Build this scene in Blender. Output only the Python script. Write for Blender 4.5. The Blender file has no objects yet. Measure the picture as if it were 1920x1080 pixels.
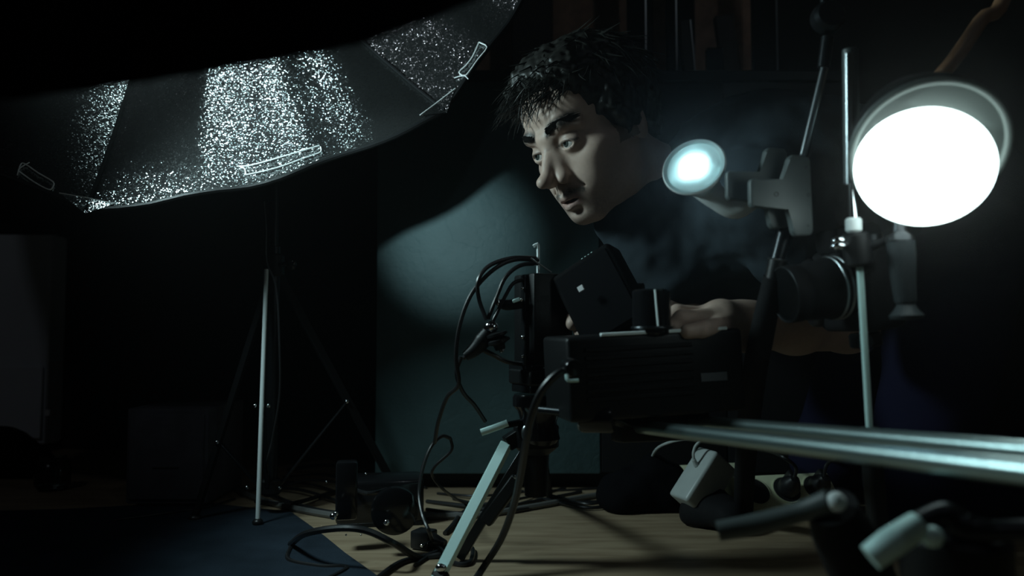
import bpy, bmesh, math, random
import numpy as np
from mathutils import Vector, Matrix

S = bpy.context.scene
COL = S.collection
rng = random.Random(7)

# ------------------------------------------------------------------ camera
H, FPX, PITCH = 0.29, 1500.0, math.radians(3)
cam_d = bpy.data.cameras.new('camera'); cam = bpy.data.objects.new('camera', cam_d); COL.objects.link(cam)
cam_d.sensor_width = 36; cam_d.lens = 36 * FPX / 1920
cam.location = (0, 0, H); cam.rotation_euler = (math.radians(90) + PITCH, 0, 0)
cam_d.clip_start = 0.02
cam_d.dof.use_dof = True; cam_d.dof.focus_distance = 1.08; cam_d.dof.aperture_fstop = 3.2
S.camera = cam
S.view_settings.view_transform = 'Standard'; S.view_settings.look = 'None'
S.view_settings.gamma = 1; S.view_settings.use_curve_mapping = False
S.view_settings.exposure = 0.0
# ------------------------------------------------------------------ world: a closed dark room
W = bpy.data.worlds.new('dark_room'); S.world = W; W.use_nodes = True
W.node_tree.nodes['Background'].inputs[0].default_value = (0.6, 0.8, 1, 1)
W.node_tree.nodes['Background'].inputs[1].default_value = 0.0002
vs_ = W.node_tree.nodes.new('ShaderNodeVolumeScatter')          # thin haze added to imitate lens bloom round the lamps
vs_.inputs['Density'].default_value = 0.035; vs_.inputs['Anisotropy'].default_value = 0.9
W.node_tree.links.new(vs_.outputs[0], W.node_tree.nodes['World Output'].inputs['Volume'])
# light levels (the lamps themselves are built further down)
UMBRELLA_LAMP_W, INNER_LAMP_W, SPOT_LAMP_W, GLOBE_E, LED_E = 14.5, 1.0, 28.0, 4.0, 40.0
FILL_W, LED_W = 3.0, 0.36
COOL = (0.68, 0.95, 0.98)

F_ = Vector((0, math.cos(PITCH), math.sin(PITCH))); U_ = Vector((0, -math.sin(PITCH), math.cos(PITCH))); R_ = Vector((1, 0, 0))
O_ = Vector((0, 0, H))
def P(x, y, d):
    """the point at distance d into the room that the photograph shows at (x, y)"""
    return O_ + d * (F_ + R_ * ((x - 960) / FPX) - U_ * ((y - 540) / FPX))
def floor_at(x, y, z=0.0):
    v = F_ + R_ * ((x - 960) / FPX) - U_ * ((y - 540) / FPX)
    return O_ + v * ((z - H) / v.z)
def px(p):
    q = Vector(p) - O_; d = q.dot(F_)
    return 960 + FPX * q.dot(R_) / d, 540 - FPX * q.dot(U_) / d

# ------------------------------------------------------------------ materials
def mat(name, col, rough=0.5, metal=0.0, var=0.0, vscale=8.0, bump=0.0, bscale=80.0, spec=0.5, emit=None, es=0.0, trans=0.0, stretch=None):
    m = bpy.data.materials.new(name); m.use_nodes = True
    nt = m.node_tree; b = nt.nodes['Principled BSDF']; L = nt.links
    b.inputs['Base Color'].default_value = (*col, 1); b.inputs['Roughness'].default_value = rough
    b.inputs['Metallic'].default_value = metal; b.inputs['Specular IOR Level'].default_value = spec
    b.inputs['Transmission Weight'].default_value = trans
    tc = nt.nodes.new('ShaderNodeTexCoord'); mp = nt.nodes.new('ShaderNodeMapping')
    L.new(tc.outputs['Object'], mp.inputs[0])
    if stretch: mp.inputs['Scale'].default_value = stretch
    if var:
        n = nt.nodes.new('ShaderNodeTexNoise'); n.inputs['Scale'].default_value = vscale; n.inputs['Detail'].default_value = 6
        L.new(mp.outputs[0], n.inputs[0])
        r = nt.nodes.new('ShaderNodeValToRGB'); L.new(n.outputs[0], r.inputs[0])
        r.color_ramp.elements[0].position = 0.3; r.color_ramp.elements[1].position = 0.7
        r.color_ramp.elements[0].color = (*[c * (1 - var) for c in col], 1)
        r.color_ramp.elements[1].color = (*[min(1, c * (1 + var)) for c in col], 1)
        L.new(r.outputs[0], b.inputs['Base Color'])
    if bump:
        n2 = nt.nodes.new('ShaderNodeTexNoise'); n2.inputs['Scale'].default_value = bscale; n2.inputs['Detail'].default_value = 5
        L.new(mp.outputs[0], n2.inputs[0])
        bp = nt.nodes.new('ShaderNodeBump'); bp.inputs['Strength'].default_value = bump; bp.inputs['Distance'].default_value = 0.002
        L.new(n2.outputs[0], bp.inputs['Height']); L.new(bp.outputs[0], b.inputs['Normal'])
    if emit:
        b.inputs['Emission Color'].default_value = (*emit, 1); b.inputs['Emission Strength'].default_value = es
    return m
M = {}
M['black_plastic'] = mat('black_plastic', (0.005, 0.0055, 0.006), 0.45, spec=0.3, bump=0.15, bscale=900)
M['black_gloss'] = mat('black_gloss', (0.008, 0.008, 0.009), 0.16, bump=0.03, bscale=60)
M['black_matte'] = mat('black_matte', (0.007, 0.007, 0.008), 0.8, spec=0.2, bump=0.2, bscale=500)
M['black_metal'] = mat('black_metal', (0.03, 0.033, 0.036), 0.33, metal=0.8, bump=0.05, bscale=400)
M['rubber'] = mat('rubber', (0.012, 0.012, 0.013), 0.36, spec=0.55, bump=0.05, bscale=300)
M['rubber_grey'] = mat('rubber_grey', (0.11, 0.11, 0.105), 0.5, bump=0.05, bscale=300)
M['chrome'] = mat('chrome', (0.72, 0.74, 0.76), 0.13, metal=1.0, bump=0.02, bscale=200)
M['steel'] = mat('steel', (0.42, 0.46, 0.48), 0.3, metal=1.0, bump=0.03, bscale=400, stretch=(1, 1, 0.1))
M['alu'] = mat('alu', (0.70, 0.98, 0.95), 0.45, metal=0.2, bump=0.05, bscale=500)
M['rail'] = mat('rail', (0.42, 0.54, 0.54), 0.30, metal=0.95, bump=0.06, bscale=300)
M['black_fabric'] = mat('black_fabric', (0.004, 0.004, 0.005), 0.95, spec=0.05, bump=0.4, bscale=900)
M['pale_plastic'] = mat('pale_plastic', (0.11, 0.13, 0.13), 0.45, bump=0.05, bscale=300)
M['white_plastic'] = mat('white_plastic', (0.42, 0.46, 0.45), 0.4, var=0.06, vscale=40, bump=0.05)
M['cream_plastic'] = mat('cream_plastic', (0.78, 0.80, 0.56), 0.45, var=0.05, vscale=30)
M['hole'] = mat('hole', (0.02, 0.02, 0.02), 0.6)
M['shirt'] = mat('shirt', (0.034, 0.046, 0.056), 0.9, spec=0.15, var=0.07, vscale=40, bump=0.3, bscale=900)
M['denim'] = mat('denim', (0.010, 0.010, 0.028), 0.95, spec=0.1, bump=0.4, bscale=900)
M['hairm'] = mat('hairm', (0.014, 0.014, 0.012), 0.45, spec=0.35, var=0.4, vscale=90)
M['mat_cloth'] = mat('mat_cloth', (0.020, 0.030, 0.042), 0.95, spec=0.1, var=0.3, vscale=12, bump=0.5, bscale=500)
M['painted'] = mat('painted', (0.060, 0.108, 0.116), 0.55, spec=0.35, var=0.22, vscale=5)
M['cab_black'] = mat('cab_black', (0.02, 0.022, 0.024), 0.6, var=0.2, vscale=5)
M['off_white'] = mat('off_white', (0.70, 0.74, 0.80), 0.6, var=0.06, vscale=4)
M['speaker'] = mat('speaker', (0.10, 0.10, 0.12), 0.75, var=0.2, vscale=30, bump=0.3, bscale=900)
M['wallpaper'] = mat('wallpaper', (0.72, 0.47, 0.33), 0.9, var=0.25, vscale=25, bump=0.6, bscale=120)
M['dark_wall'] = mat('dark_wall', (0.016, 0.015, 0.016), 0.9, var=0.2, vscale=10)
M['brown_board'] = mat('brown_board', (0.05, 0.035, 0.028), 0.6, var=0.3, vscale=10, stretch=(8, 8, 0.6))
M['brown_arm'] = mat('brown_arm', (0.32, 0.17, 0.09), 0.5)
M['globe'] = mat('globe', (0.9, 0.95, 1), 0.4, emit=(0.80, 1.0, 0.98), es=GLOBE_E)
M['led'] = mat('led', (0.9, 0.95, 1), 0.4, emit=(0.62, 0.95, 1.0), es=LED_E)
M['lamp_white'] = mat('lamp_white', (0.7, 0.75, 0.75), 0.45)
M['shade_dark'] = mat('shade_dark', (0.006, 0.007, 0.007), 0.6, spec=0.15)
M['shade_rim'] = mat('shade_rim', (0.10, 0.12, 0.112), 0.5)
M['frost'] = mat('frost', (0.55, 0.72, 0.74), 0.35)
M['thread'] = mat('thread', (0.95, 0.97, 0.97), 0.5)
M['glass'] = mat('glass', (0.75, 0.95, 0.92), 0.05, trans=1.0)
M['lens_glass'] = mat('lens_glass', (0.004, 0.006, 0.008), 0.2, spec=0.3)
M['eye_white'] = mat('eye_white', (0.62, 0.60, 0.57), 0.12)
M['iris'] = mat('iris', (0.05, 0.06, 0.055), 0.08)
M['pupil'] = mat('pupil', (0.002, 0.002, 0.002), 0.05)
M['screen'] = mat('screen', (0.002, 0.002, 0.003), 0.7, spec=0.06)
M['pale_grip'] = mat('pale_grip', (0.020, 0.026, 0.029), 0.6, spec=0.3, bump=0.2, bscale=300)
M['badge'] = mat('badge', (0.10, 0.11, 0.12), 0.5)
M['dull_grey'] = mat('dull_grey', (0.06, 0.075, 0.075), 0.5)
M['brown_wall'] = mat('brown_wall', (0.06, 0.036, 0.02), 0.9, var=0.2, vscale=10)
M['brow'] = mat('brow', (0.010, 0.009, 0.008), 0.9, spec=0.05)
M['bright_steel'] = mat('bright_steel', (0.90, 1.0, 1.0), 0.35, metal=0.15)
M['dull_black'] = mat('dull_black', (0.003, 0.003, 0.0035), 0.8, spec=0.08)
M['tag'] = mat('tag', (0.7, 0.7, 0.7), 0.5)

def wood_floor():
    m = bpy.data.materials.new('laminate'); m.use_nodes = True; nt = m.node_tree; L = nt.links; b = nt.nodes['Principled BSDF']
    tc = nt.nodes.new('ShaderNodeTexCoord'); mp = nt.nodes.new('ShaderNodeMapping')
    mp.inputs['Scale'].default_value = (3.5, 26, 1); mp.inputs['Rotation'].default_value = (0, 0, math.radians(-7)); L.new(tc.outputs['Object'], mp.inputs[0])
    n = nt.nodes.new('ShaderNodeTexNoise'); n.inputs['Scale'].default_value = 2.2; n.inputs['Detail'].default_value = 7; n.inputs['Distortion'].default_value = 0.6
    L.new(mp.outputs[0], n.inputs[0])
    r = nt.nodes.new('ShaderNodeValToRGB'); L.new(n.outputs[0], r.inputs[0])
    r.color_ramp.elements[0].position = 0.3; r.color_ramp.elements[0].color = (0.24, 0.17, 0.105, 1)
    r.color_ramp.elements[1].position = 0.72; r.color_ramp.elements[1].color = (0.40, 0.305, 0.20, 1)
    L.new(r.outputs[0], b.inputs['Base Color']); b.inputs['Roughness'].default_value = 0.48
    bp = nt.nodes.new('ShaderNodeBump'); bp.inputs['Strength'].default_value = 0.05; bp.inputs['Distance'].default_value = 0.001
    L.new(n.outputs[0], bp.inputs['Height']); L.new(bp.outputs[0], b.inputs['Normal'])
    return m
M['laminate'] = wood_floor()

def plaster_front():
    m = M['painted']; nt = m.node_tree; L = nt.links; b = nt.nodes['Principled BSDF']
    tc = nt.nodes.new('ShaderNodeTexCoord')
    n1 = nt.nodes.new('ShaderNodeTexNoise'); n1.inputs['Scale'].default_value = 45; n1.inputs['Detail'].default_value = 9; n1.inputs['Roughness'].default_value = 0.65
    n2 = nt.nodes.new('ShaderNodeTexVoronoi'); n2.inputs['Scale'].default_value = 9; n2.feature = 'DISTANCE_TO_EDGE'
    mn = nt.nodes.new('ShaderNodeTexNoise'); mn.inputs['Scale'].default_value = 7; mn.inputs['Detail'].default_value = 5
    L.new(tc.outputs['Object'], n1.inputs[0]); L.new(tc.outputs['Object'], mn.inputs[0])
    mx = nt.nodes.new('ShaderNodeMix'); mx.data_type = 'VECTOR'; mx.inputs[0].default_value = 0.25
    L.new(tc.outputs['Object'], mx.inputs[4]); L.new(mn.outputs['Color'], mx.inputs[5]); L.new(mx.outputs[1], n2.inputs[0])
    cr = nt.nodes.new('ShaderNodeMapRange'); cr.inputs[1].default_value = 0; cr.inputs[2].default_value = 0.02; cr.inputs[3].default_value = -0.12; cr.inputs[4].default_value = 0
    L.new(n2.outputs[0], cr.inputs[0])
    ad = nt.nodes.new('ShaderNodeMath'); ad.operation = 'ADD'; L.new(n1.outputs[0], ad.inputs[0]); L.new(cr.outputs[0], ad.inputs[1])
    bp = nt.nodes.new('ShaderNodeBump'); bp.inputs['Strength'].default_value = 0.45; bp.inputs['Distance'].default_value = 0.004
    L.new(ad.outputs[0], bp.inputs['Height']); L.new(bp.outputs[0], b.inputs['Normal'])
plaster_front()

def silver_cloth():
    """metal-coated cloth: mirror-like flakes, each tilted a little differently"""
    m = bpy.data.materials.new('silver_cloth'); m.use_nodes = True; nt = m.node_tree; L = nt.links; b = nt.nodes['Principled BSDF']
    b.inputs['Base Color'].default_value = (0.46, 0.48, 0.48, 1); b.inputs['Metallic'].default_value = 0.975; b.inputs['Roughness'].default_value = 0.13
    tc = nt.nodes.new('ShaderNodeTexCoord')
    n = nt.nodes.new('ShaderNodeTexVoronoi'); n.inputs['Scale'].default_value = 720
    n2 = nt.nodes.new('ShaderNodeTexNoise'); n2.inputs['Scale'].default_value = 11; n2.inputs['Detail'].default_value = 3
    L.new(tc.outputs['Object'], n.inputs[0]); L.new(tc.outputs['Object'], n2.inputs[0])
    bp2 = nt.nodes.new('ShaderNodeBump'); bp2.inputs['Strength'].default_value = 0.3; bp2.inputs['Distance'].default_value = 0.01
    L.new(n2.outputs[0], bp2.inputs['Height'])
    sub = nt.nodes.new('ShaderNodeVectorMath'); sub.operation = 'SUBTRACT'; sub.inputs[1].default_value = (0.5, 0.5, 0.5); L.new(n.outputs['Color'], sub.inputs[0])
    sc = nt.nodes.new('ShaderNodeVectorMath'); sc.operation = 'SCALE'; sc.inputs['Scale'].default_value = 0.30; L.new(sub.outputs[0], sc.inputs[0])
    ad = nt.nodes.new('ShaderNodeVectorMath'); ad.operation = 'ADD'; L.new(bp2.outputs[0], ad.inputs[0]); L.new(sc.outputs[0], ad.inputs[1])
    no = nt.nodes.new('ShaderNodeVectorMath'); no.operation = 'NORMALIZE'; L.new(ad.outputs[0], no.inputs[0]); L.new(no.outputs[0], b.inputs['Normal'])
    return m
M['silver'] = silver_cloth()

def skin_mat():
    m = bpy.data.materials.new('skin'); m.use_nodes = True; nt = m.node_tree; L = nt.links; b = nt.nodes['Principled BSDF']
    a = nt.nodes.new('ShaderNodeAttribute'); a.attribute_name = 'tint'; L.new(a.outputs['Color'], b.inputs['Base Color'])
    b.inputs['Roughness'].default_value = 0.48; b.inputs['Specular IOR Level'].default_value = 0.35
    b.inputs['Subsurface Weight'].default_value = 0.12; b.inputs['Subsurface Radius'].default_value = (0.006, 0.003, 0.002); b.inputs['Subsurface Scale'].default_value = 0.6
    tc = nt.nodes.new('ShaderNodeTexCoord'); n = nt.nodes.new('ShaderNodeTexNoise'); n.inputs['Scale'].default_value = 260; n.inputs['Detail'].default_value = 4
    L.new(tc.outputs['Object'], n.inputs[0])
    bp = nt.nodes.new('ShaderNodeBump'); bp.inputs['Strength'].default_value = 0.12; bp.inputs['Distance'].default_value = 0.001
    L.new(n.outputs[0], bp.inputs['Height']); L.new(bp.outputs[0], b.inputs['Normal'])
    return m
M['skin'] = skin_mat()

# ------------------------------------------------------------------ mesh builder
def frame_of(axis, hint=None):
    z = Vector(axis).normalized(); h = Vector(hint) if hint is not None else (Vector((0, 0, 1)) if abs(z.z) < 0.9 else Vector((0, 1, 0)))
    x = (h - z * h.dot(z)).normalized(); return x, z.cross(x), z
def catmull(pts, sub):
    pts = [Vector(p) for p in pts]
    if sub <= 1 or len(pts) < 3: return pts
    out = []; q = [pts[0] * 2 - pts[1]] + pts + [pts[-1] * 2 - pts[-2]]
    for i in range(1, len(q) - 2):
        a, b, c, d = q[i - 1:i + 3]
        for k in range(sub):
            t = k / sub
            out.append(0.5 * (2 * b + (c - a) * t + (2 * a - 5 * b + 4 * c - d) * t * t + (3 * b - a - 3 * c + d) * t ** 3))
    out.append(pts[-1]); return out
class MB:
    def __init__(s): s.v = []; s.f = []; s.m = []; s.mi = 0
    def add(s, vs, fs):
        o = len(s.v); s.v += [tuple(v) for v in vs]; s.f += [tuple(i + o for i in f) for f in fs]; s.m += [s.mi] * len(fs); return s
    def slot(s, i): s.mi = i; return s
    def box(s, c, half, ax=None, bev=0.0, seg=1):
        bm = bmesh.new(); bmesh.ops.create_cube(bm, size=2)
        for v in bm.verts: v.co = Vector((v.co.x * half[0], v.co.y * half[1], v.co.z * half[2]))
        if bev: bmesh.ops.bevel(bm, geom=list(bm.edges), offset=bev, segments=seg, affect='EDGES', profile=0.5)
        c = Vector(c); ax = ax or ((1, 0, 0), (0, 1, 0), (0, 0, 1)); ax = [Vector(a).normalized() for a in ax]
        bm.verts.index_update()
        s.add([c + ax[0] * v.co.x + ax[1] * v.co.y + ax[2] * v.co.z for v in bm.verts], [[v.index for v in f.verts] for f in bm.faces]); bm.free(); return s
    def bar(s, a, b, w, t, hint=None, bev=0.001):
        a, b = Vector(a), Vector(b); x, y, z = frame_of(b - a, hint)
        return s.box((a + b) / 2, (w / 2, t / 2, (b - a).length / 2), (x, y, z), bev)
    def lathe(s, o, axis, prof, n=24, hint=None):
        o = Vector(o); x, y, z = frame_of(axis, hint); vs = []; fs = []
        for r, t in prof:
            for k in range(n):
                a = 2 * math.pi * k / n; vs.append(o + z * t + (x * math.cos(a) + y * math.sin(a)) * max(r, 1e-5))
        for i in range(len(prof) - 1):
            for k in range(n): fs.append((i * n + k, i * n + (k + 1) % n, (i + 1) * n + (k + 1) % n, (i + 1) * n + k))
        if prof[0][0] > 1e-4 and prof[0] != prof[-1]: fs.append(tuple(reversed(range(n))))
        if prof[-1][0] > 1e-4 and prof[0] != prof[-1]: fs.append(tuple((len(prof) - 1) * n + k for k in range(n)))
        return s.add(vs, fs)
    def cyl(s, a, b, r0, r1=None, n=20, ch=0.0):
        a, b = Vector(a), Vector(b); L = (b - a).length; r1 = r0 if r1 is None else r1; c = min(ch, L / 3, r0 * .9, r1 * .9)
        pr = [(r0 - c, 0), (r0, c), (r1, L - c), (r1 - c, L)] if c else [(r0, 0), (r1, L)]
        return s.lathe(a, b - a, pr, n)
    def ring(s, o, axis, R, r, n=32, m=8, hint=None, sx=1.0):
        prof = [(R + r * math.cos(2 * math.pi * k / m), sx * r * math.sin(2 * math.pi * k / m)) for k in range(m + 1)]
        return s.lathe(o, axis, prof, n, hint)
    def tube(s, pts, r, n=8, sub=6, flat=1.0):
        p = catmull(pts, sub); N = len(p)
        rad = (lambda i: r) if not isinstance(r, (list, tuple)) else (lambda i: float(np.interp(i / (N - 1), np.linspace(0, 1, len(r)), r)))
        vs = []; fs = []; x = None
        for i in range(N):
            t = (p[min(i + 1, N - 1)] - p[max(i - 1, 0)]).normalized()
            if x is None: x = frame_of(t)[0]
            x = (x - t * x.dot(t)).normalized(); y = t.cross(x)
            for k in range(n):
                a = 2 * math.pi * k / n; vs.append(p[i] + (x * math.cos(a) + y * math.sin(a) * flat) * rad(i))
        for i in range(N - 1):
            for k in range(n): fs.append((i * n + k, i * n + (k + 1) % n, (i + 1) * n + (k + 1) % n, (i + 1) * n + k))
        fs.append(tuple(reversed(range(n)))); fs.append(tuple((N - 1) * n + k for k in range(n)))
        return s.add(vs, fs)
    def ell(s, c, rad, ax=None, n=20, m=12):
        c = Vector(c); ax = ax or ((1, 0, 0), (0, 1, 0), (0, 0, 1)); ax = [Vector(a).normalized() for a in ax]
        vs = [c + ax[2] * rad[2]]; fs = []
        for i in range(1, m):
            ph = math.pi * i / m
            for k in range(n):
                a = 2 * math.pi * k / n; vs.append(c + ax[0] * (rad[0] * math.sin(ph) * math.cos(a)) + ax[1] * (rad[1] * math.sin(ph) * math.sin(a)) + ax[2] * (rad[2] * math.cos(ph)))
        vs.append(c - ax[2] * rad[2])
        for k in range(n): fs.append((0, 1 + k, 1 + (k + 1) % n)); fs.append((len(vs) - 1, len(vs) - 1 - n + (k + 1) % n, len(vs) - 1 - n + k))
        for i in range(m - 2):
            for k in range(n): a = 1 + i * n; fs.append((a + k, a + n + k, a + n + (k + 1) % n, a + (k + 1) % n))
        return s.add(vs, fs)
    def prism(s, outline, o, ux, uy, depth, bev=0.0, seg=2):
        """outline (2-D, counter-clockwise) in the plane ux/uy, pushed along ux x uy by depth"""
        o, ux, uy = Vector(o), Vector(ux), Vector(uy); w = ux.cross(uy).normalized()
        bm = bmesh.new(); a = [bm.verts.new(o + ux * p[0] + uy * p[1]) for p in outline]; b = [bm.verts.new(o + ux * p[0] + uy * p[1] + w * depth) for p in outline]
        bm.faces.new(list(reversed(a))); bm.faces.new(b); n = len(a)
        for i in range(n): bm.faces.new((a[i], a[(i + 1) % n], b[(i + 1) % n], b[i]))
        if bev: bmesh.ops.bevel(bm, geom=list(bm.edges), offset=bev, segments=seg, affect='EDGES', profile=0.5)
        bm.verts.index_update()
        s.add([v.co.copy() for v in bm.verts], [[v.index for v in f.verts] for f in bm.faces]); bm.free(); return s
    def build(s, name, mats, parent=None, angle=38, label=None, kind=None):
        me = bpy.data.meshes.new(name); o = bpy.data.objects.new(name, me); COL.objects.link(o)
        off = wloc(parent) if parent is not None else Vector((0, 0, 0))
        if parent is None:
            a = np.array(s.v); lo, hi = a.min(0), a.max(0); off = Vector(((lo[0] + hi[0]) / 2, (lo[1] + hi[1]) / 2, lo[2])); o.location = off
        me.from_pydata([(v[0] - off.x, v[1] - off.y, v[2] - off.z) for v in s.v], [], s.f)
        for m in (mats if isinstance(mats, (list, tuple)) else [mats]): me.materials.append(M[m] if isinstance(m, str) else m)
        if max(s.m, default=0): me.polygons.foreach_set('material_index', s.m)
        bm = bmesh.new(); bm.from_mesh(me); bmesh.ops.recalc_face_normals(bm, faces=bm.faces); bm.to_mesh(me); bm.free()
        me.polygons.foreach_set('use_smooth', [True] * len(me.polygons)); me.set_sharp_from_angle(angle=math.radians(angle)); me.update()
        if parent is not None: o.parent = parent
        if label: o['label'] = label
        if kind: o['kind'] = kind
        return o
def wloc(o):
    v = Vector((0, 0, 0))
    while o is not None: v += Vector(o.location); o = o.parent
    return v
def thing(name, loc, label, cat, group=None):
    o = bpy.data.objects.new(name, None); COL.objects.link(o); o.location = loc; o.empty_display_size = 0.02
    return tag(o, label, cat, group)
def tag(o, label, cat=None, group=None, kind=None):
    o['label'] = label
    if cat: o['category'] = cat
    if group: o['group'] = group
    if kind: o['kind'] = kind
    return o
def light(name, kind, loc, target, power, parent=None, size=0.05, col=COOL, spot=None, blend=0.5):
    d = bpy.data.lights.new(name, kind); d.energy = power; d.color = col
    if kind == 'AREA': d.shape = 'DISK'; d.size = size
    else: d.shadow_soft_size = size
    if spot: d.spot_size = math.radians(spot); d.spot_blend = blend
    o = bpy.data.objects.new(name, d); COL.objects.link(o)
    o.location = Vector(loc) - (wloc(parent) if parent else Vector((0, 0, 0)))
    o.rotation_euler = (Vector(target) - Vector(loc)).to_track_quat('-Z', 'Y').to_euler()
    if parent: o.parent = parent
    return o

# ================================================================== THE ROOM
def slab(name, c, half, m, label):
    o = MB().box(c, half).build(name, m); o['kind'] = 'structure'; o['label'] = label; return o
slab('floor', (0, 0.6, -0.03), (1.9, 1.9, 0.03), 'laminate', 'light brown wood laminate floor of the dark studio')
slab('ceiling', (0, 0.6, 2.43), (1.9, 1.9, 0.03), 'dark_wall', 'dark ceiling above the umbrella')
slab('wall_back', (0, 2.0, 1.2), (1.9, 0.03, 1.2), 'dark_wall', 'dark wall behind the man')
wpn = MB().box((0.27, 1.966, 1.2), (0.36, 0.0035, 1.19)).build('lit_wallpaper', 'wallpaper', bpy.data.objects['wall_back'], label='brown wallpaper kept pale only where the back wall is lit')  # pale over the lit stretch only; the rest of the wall is darkened by colour
slab('wall_left', (-1.73, 0.6, 1.2), (0.03, 1.7, 1.2), 'dark_wall', 'dark wall on the left side')
slab('wall_right', (1.73, 0.6, 1.2), (0.03, 1.7, 1.2), 'brown_wall', 'brown wall beyond the bright globe lamp')
slab('wall_front', (0, -1.13, 1.2), (1.9, 0.03, 1.2), 'dark_wall', 'dark wall behind the viewer')

# unseen fill lamps added behind the viewer to lift the darkest parts
for LC, side in ((Vector((0.7, -0.6, 2.30)), 'right'), (Vector((-1.25, -0.6, 2.30)), 'left')):
    ce = thing('fill_lamp', (LC.x, LC.y, 2.40), 'added dim fill lamp behind the viewer on the ' + side, 'lamp', 'added fill lamps')
    MB().lathe((LC.x, LC.y, 2.40), (0, 0, -1), [(0.06, 0), (0.12, 0.006), (0.13, 0.02), (0.12, 0.022), (0.02, 0.018), (0.02, 0.05), (0.0, 0.05)], 32).build('base', 'dull_grey', ce)
    light('fill_bulb', 'POINT', LC, LC - Vector((0, 0, 1)), FILL_W * (0.6 if side == 'right' else 1.0), ce, size=0.04, col=(0.85, 0.92, 1.0))
# low black cabinet with a rough painted side, in front of the back wall
CY = 1.46
cab = thing('low_cabinet', (0.18, CY + 0.2, 0), 'low cabinet with rough blue-grey painted front behind the man', 'cabinet')
cx0, cx1, ctop = P(705, 600, CY).x, 0.62, P(960, 124, CY).z
MB().box(((cx0 + cx1) / 2, CY + 0.21, 0.03 + (ctop - 0.05) / 2), ((cx1 - cx0) / 2 - 0.002, 0.19, (ctop - 0.05) / 2), bev=0.004).build('body', 'cab_black', cab)
xs = 0.16
for da, db in ((xs + 0.002, 0.39), (0.392, cx1)):  # black doors added so the shaded right part of the front stays dark
    dr = MB().box(((da + db) / 2, CY + 0.012, 0.03 + (ctop - 0.05) / 2), ((db - da) / 2, 0.010, (ctop - 0.05) / 2 - 0.002), bev=0.003, seg=2).build('added_dark_door', 'black_matte', cab)
    MB().cyl((0.391 + (0.03 if da > 0.3 else -0.03), CY - 0.012, 0.5), (0.391 + (0.03 if da > 0.3 else -0.03), CY + 0.004, 0.5), 0.008, 0.006, n=16, ch=0.002).build('knob', 'black_metal', dr)
MB().box(((cx0 + xs) / 2, CY + 0.012, 0.03 + (ctop - 0.05) / 2), ((xs - cx0) / 2, 0.010, (ctop - 0.05) / 2), bev=0.003, seg=2).build('front_panel', 'painted', cab, label='rough plaster-like front panel with cracks')
MB().box(((cx0 + cx1) / 2, CY + 0.21, ctop - 0.01), ((cx1 - cx0) / 2 + 0.008, 0.21, 0.011), bev=0.003).build('top', 'black_matte', cab)
MB().box(((cx0 + cx1) / 2, CY + 0.23, 0.016), ((cx1 - cx0) / 2 - 0.02, 0.18, 0.0155)).build('plinth', 'cab_black', cab)

# dark upright boards and frames leaning on the wall, standing on the cabinet
def upright(x0, x1, ytop, d, m, label, name, lean=0.0, edge=None):
    a = P(x0, 124, d).x; b = P(x1, 124, d).x; z1 = P(0, ytop, d).z
    t = thing(name, ((a + b) / 2, d, ctop + 0.002), label, 'board', 'things standing on the low cabinet')
    hh = (z1 - ctop - 0.002) / 2
    ax = ((math.cos(lean), 0, -math.sin(lean)), (0, 1, 0), (math.sin(lean), 0, math.cos(lean)))
    MB().box(((a + b) / 2 + math.sin(lean) * hh, d, ctop + 0.004 + hh), ((b - a) / 2, 0.009, hh), ax, bev=0.002).build('panel', m, t)
    if edge:
        MB().box(((a + b) / 2 + math.sin(lean) * hh + edge * (b - a) / 2 * .96, d - 0.0105, ctop + 0.004 + hh), (0.0016, 0.0016, hh * .98), ax, bev=0.0004).build('metal_edge', 'steel', t)
upright(1180, 1229, -260, 1.72, 'black_matte', 'tall black board on the cabinet just right of the hair', 'tall_board', edge=0.4)
upright(1254, 1308, -220, 1.76, 'black_matte', 'black board on the cabinet, second right of the hair', 'tall_board', edge=-0.35)
upright(1290, 1312, 30, 1.66, 'brown_board', 'narrow brown slat on the cabinet between dark boards', 'narrow_slat', lean=-0.08, edge=0.9)
upright(1366, 1402, 20, 1.70, 'brown_board', 'leaning brown slat in the middle of the cabinet top', 'narrow_slat', lean=-0.12)
upright(1418, 1466, -200, 1.74, 'black_matte', 'black board on the cabinet left of the thin lamp rod', 'tall_board', edge=0.9)
upright(960, 1038, -240, 1.78, 'brown_board', 'dark brown board at the left end of the cabinet top', 'tall_board')
# black box hanging over the boards at the top
upright(1330, 1362, 84, 1.64, 'black_gloss', 'small black frame on the cabinet between the slats', 'small_frame')

# dark navy mat on the floor, front left
mo = MB(); edge = [(-60, 962), (120, 958), (260, 950), (395, 946), (470, 955), (545, 962), (580, 985), (610, 1010), (650, 1040), (700, 1078), (760, 1120), (560, 1300), (200, 1400), (-300, 1400), (-500, 1100)]
pts = [floor_at(x + rng.uniform(-4, 4), y, 0) for x, y in edge]
top = [p + Vector((0, 0, 0.003)) for p in pts]
n = len(pts); mo.add(list(pts) + top, [tuple(range(n, 2 * n))] + [(i, (i + 1) % n, n + (i + 1) % n, n + i) for i in range(n)])
tag(mo.build('floor_mat', 'mat_cloth'), 'dark navy cloth mat on the floor at the left', 'mat')

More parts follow.
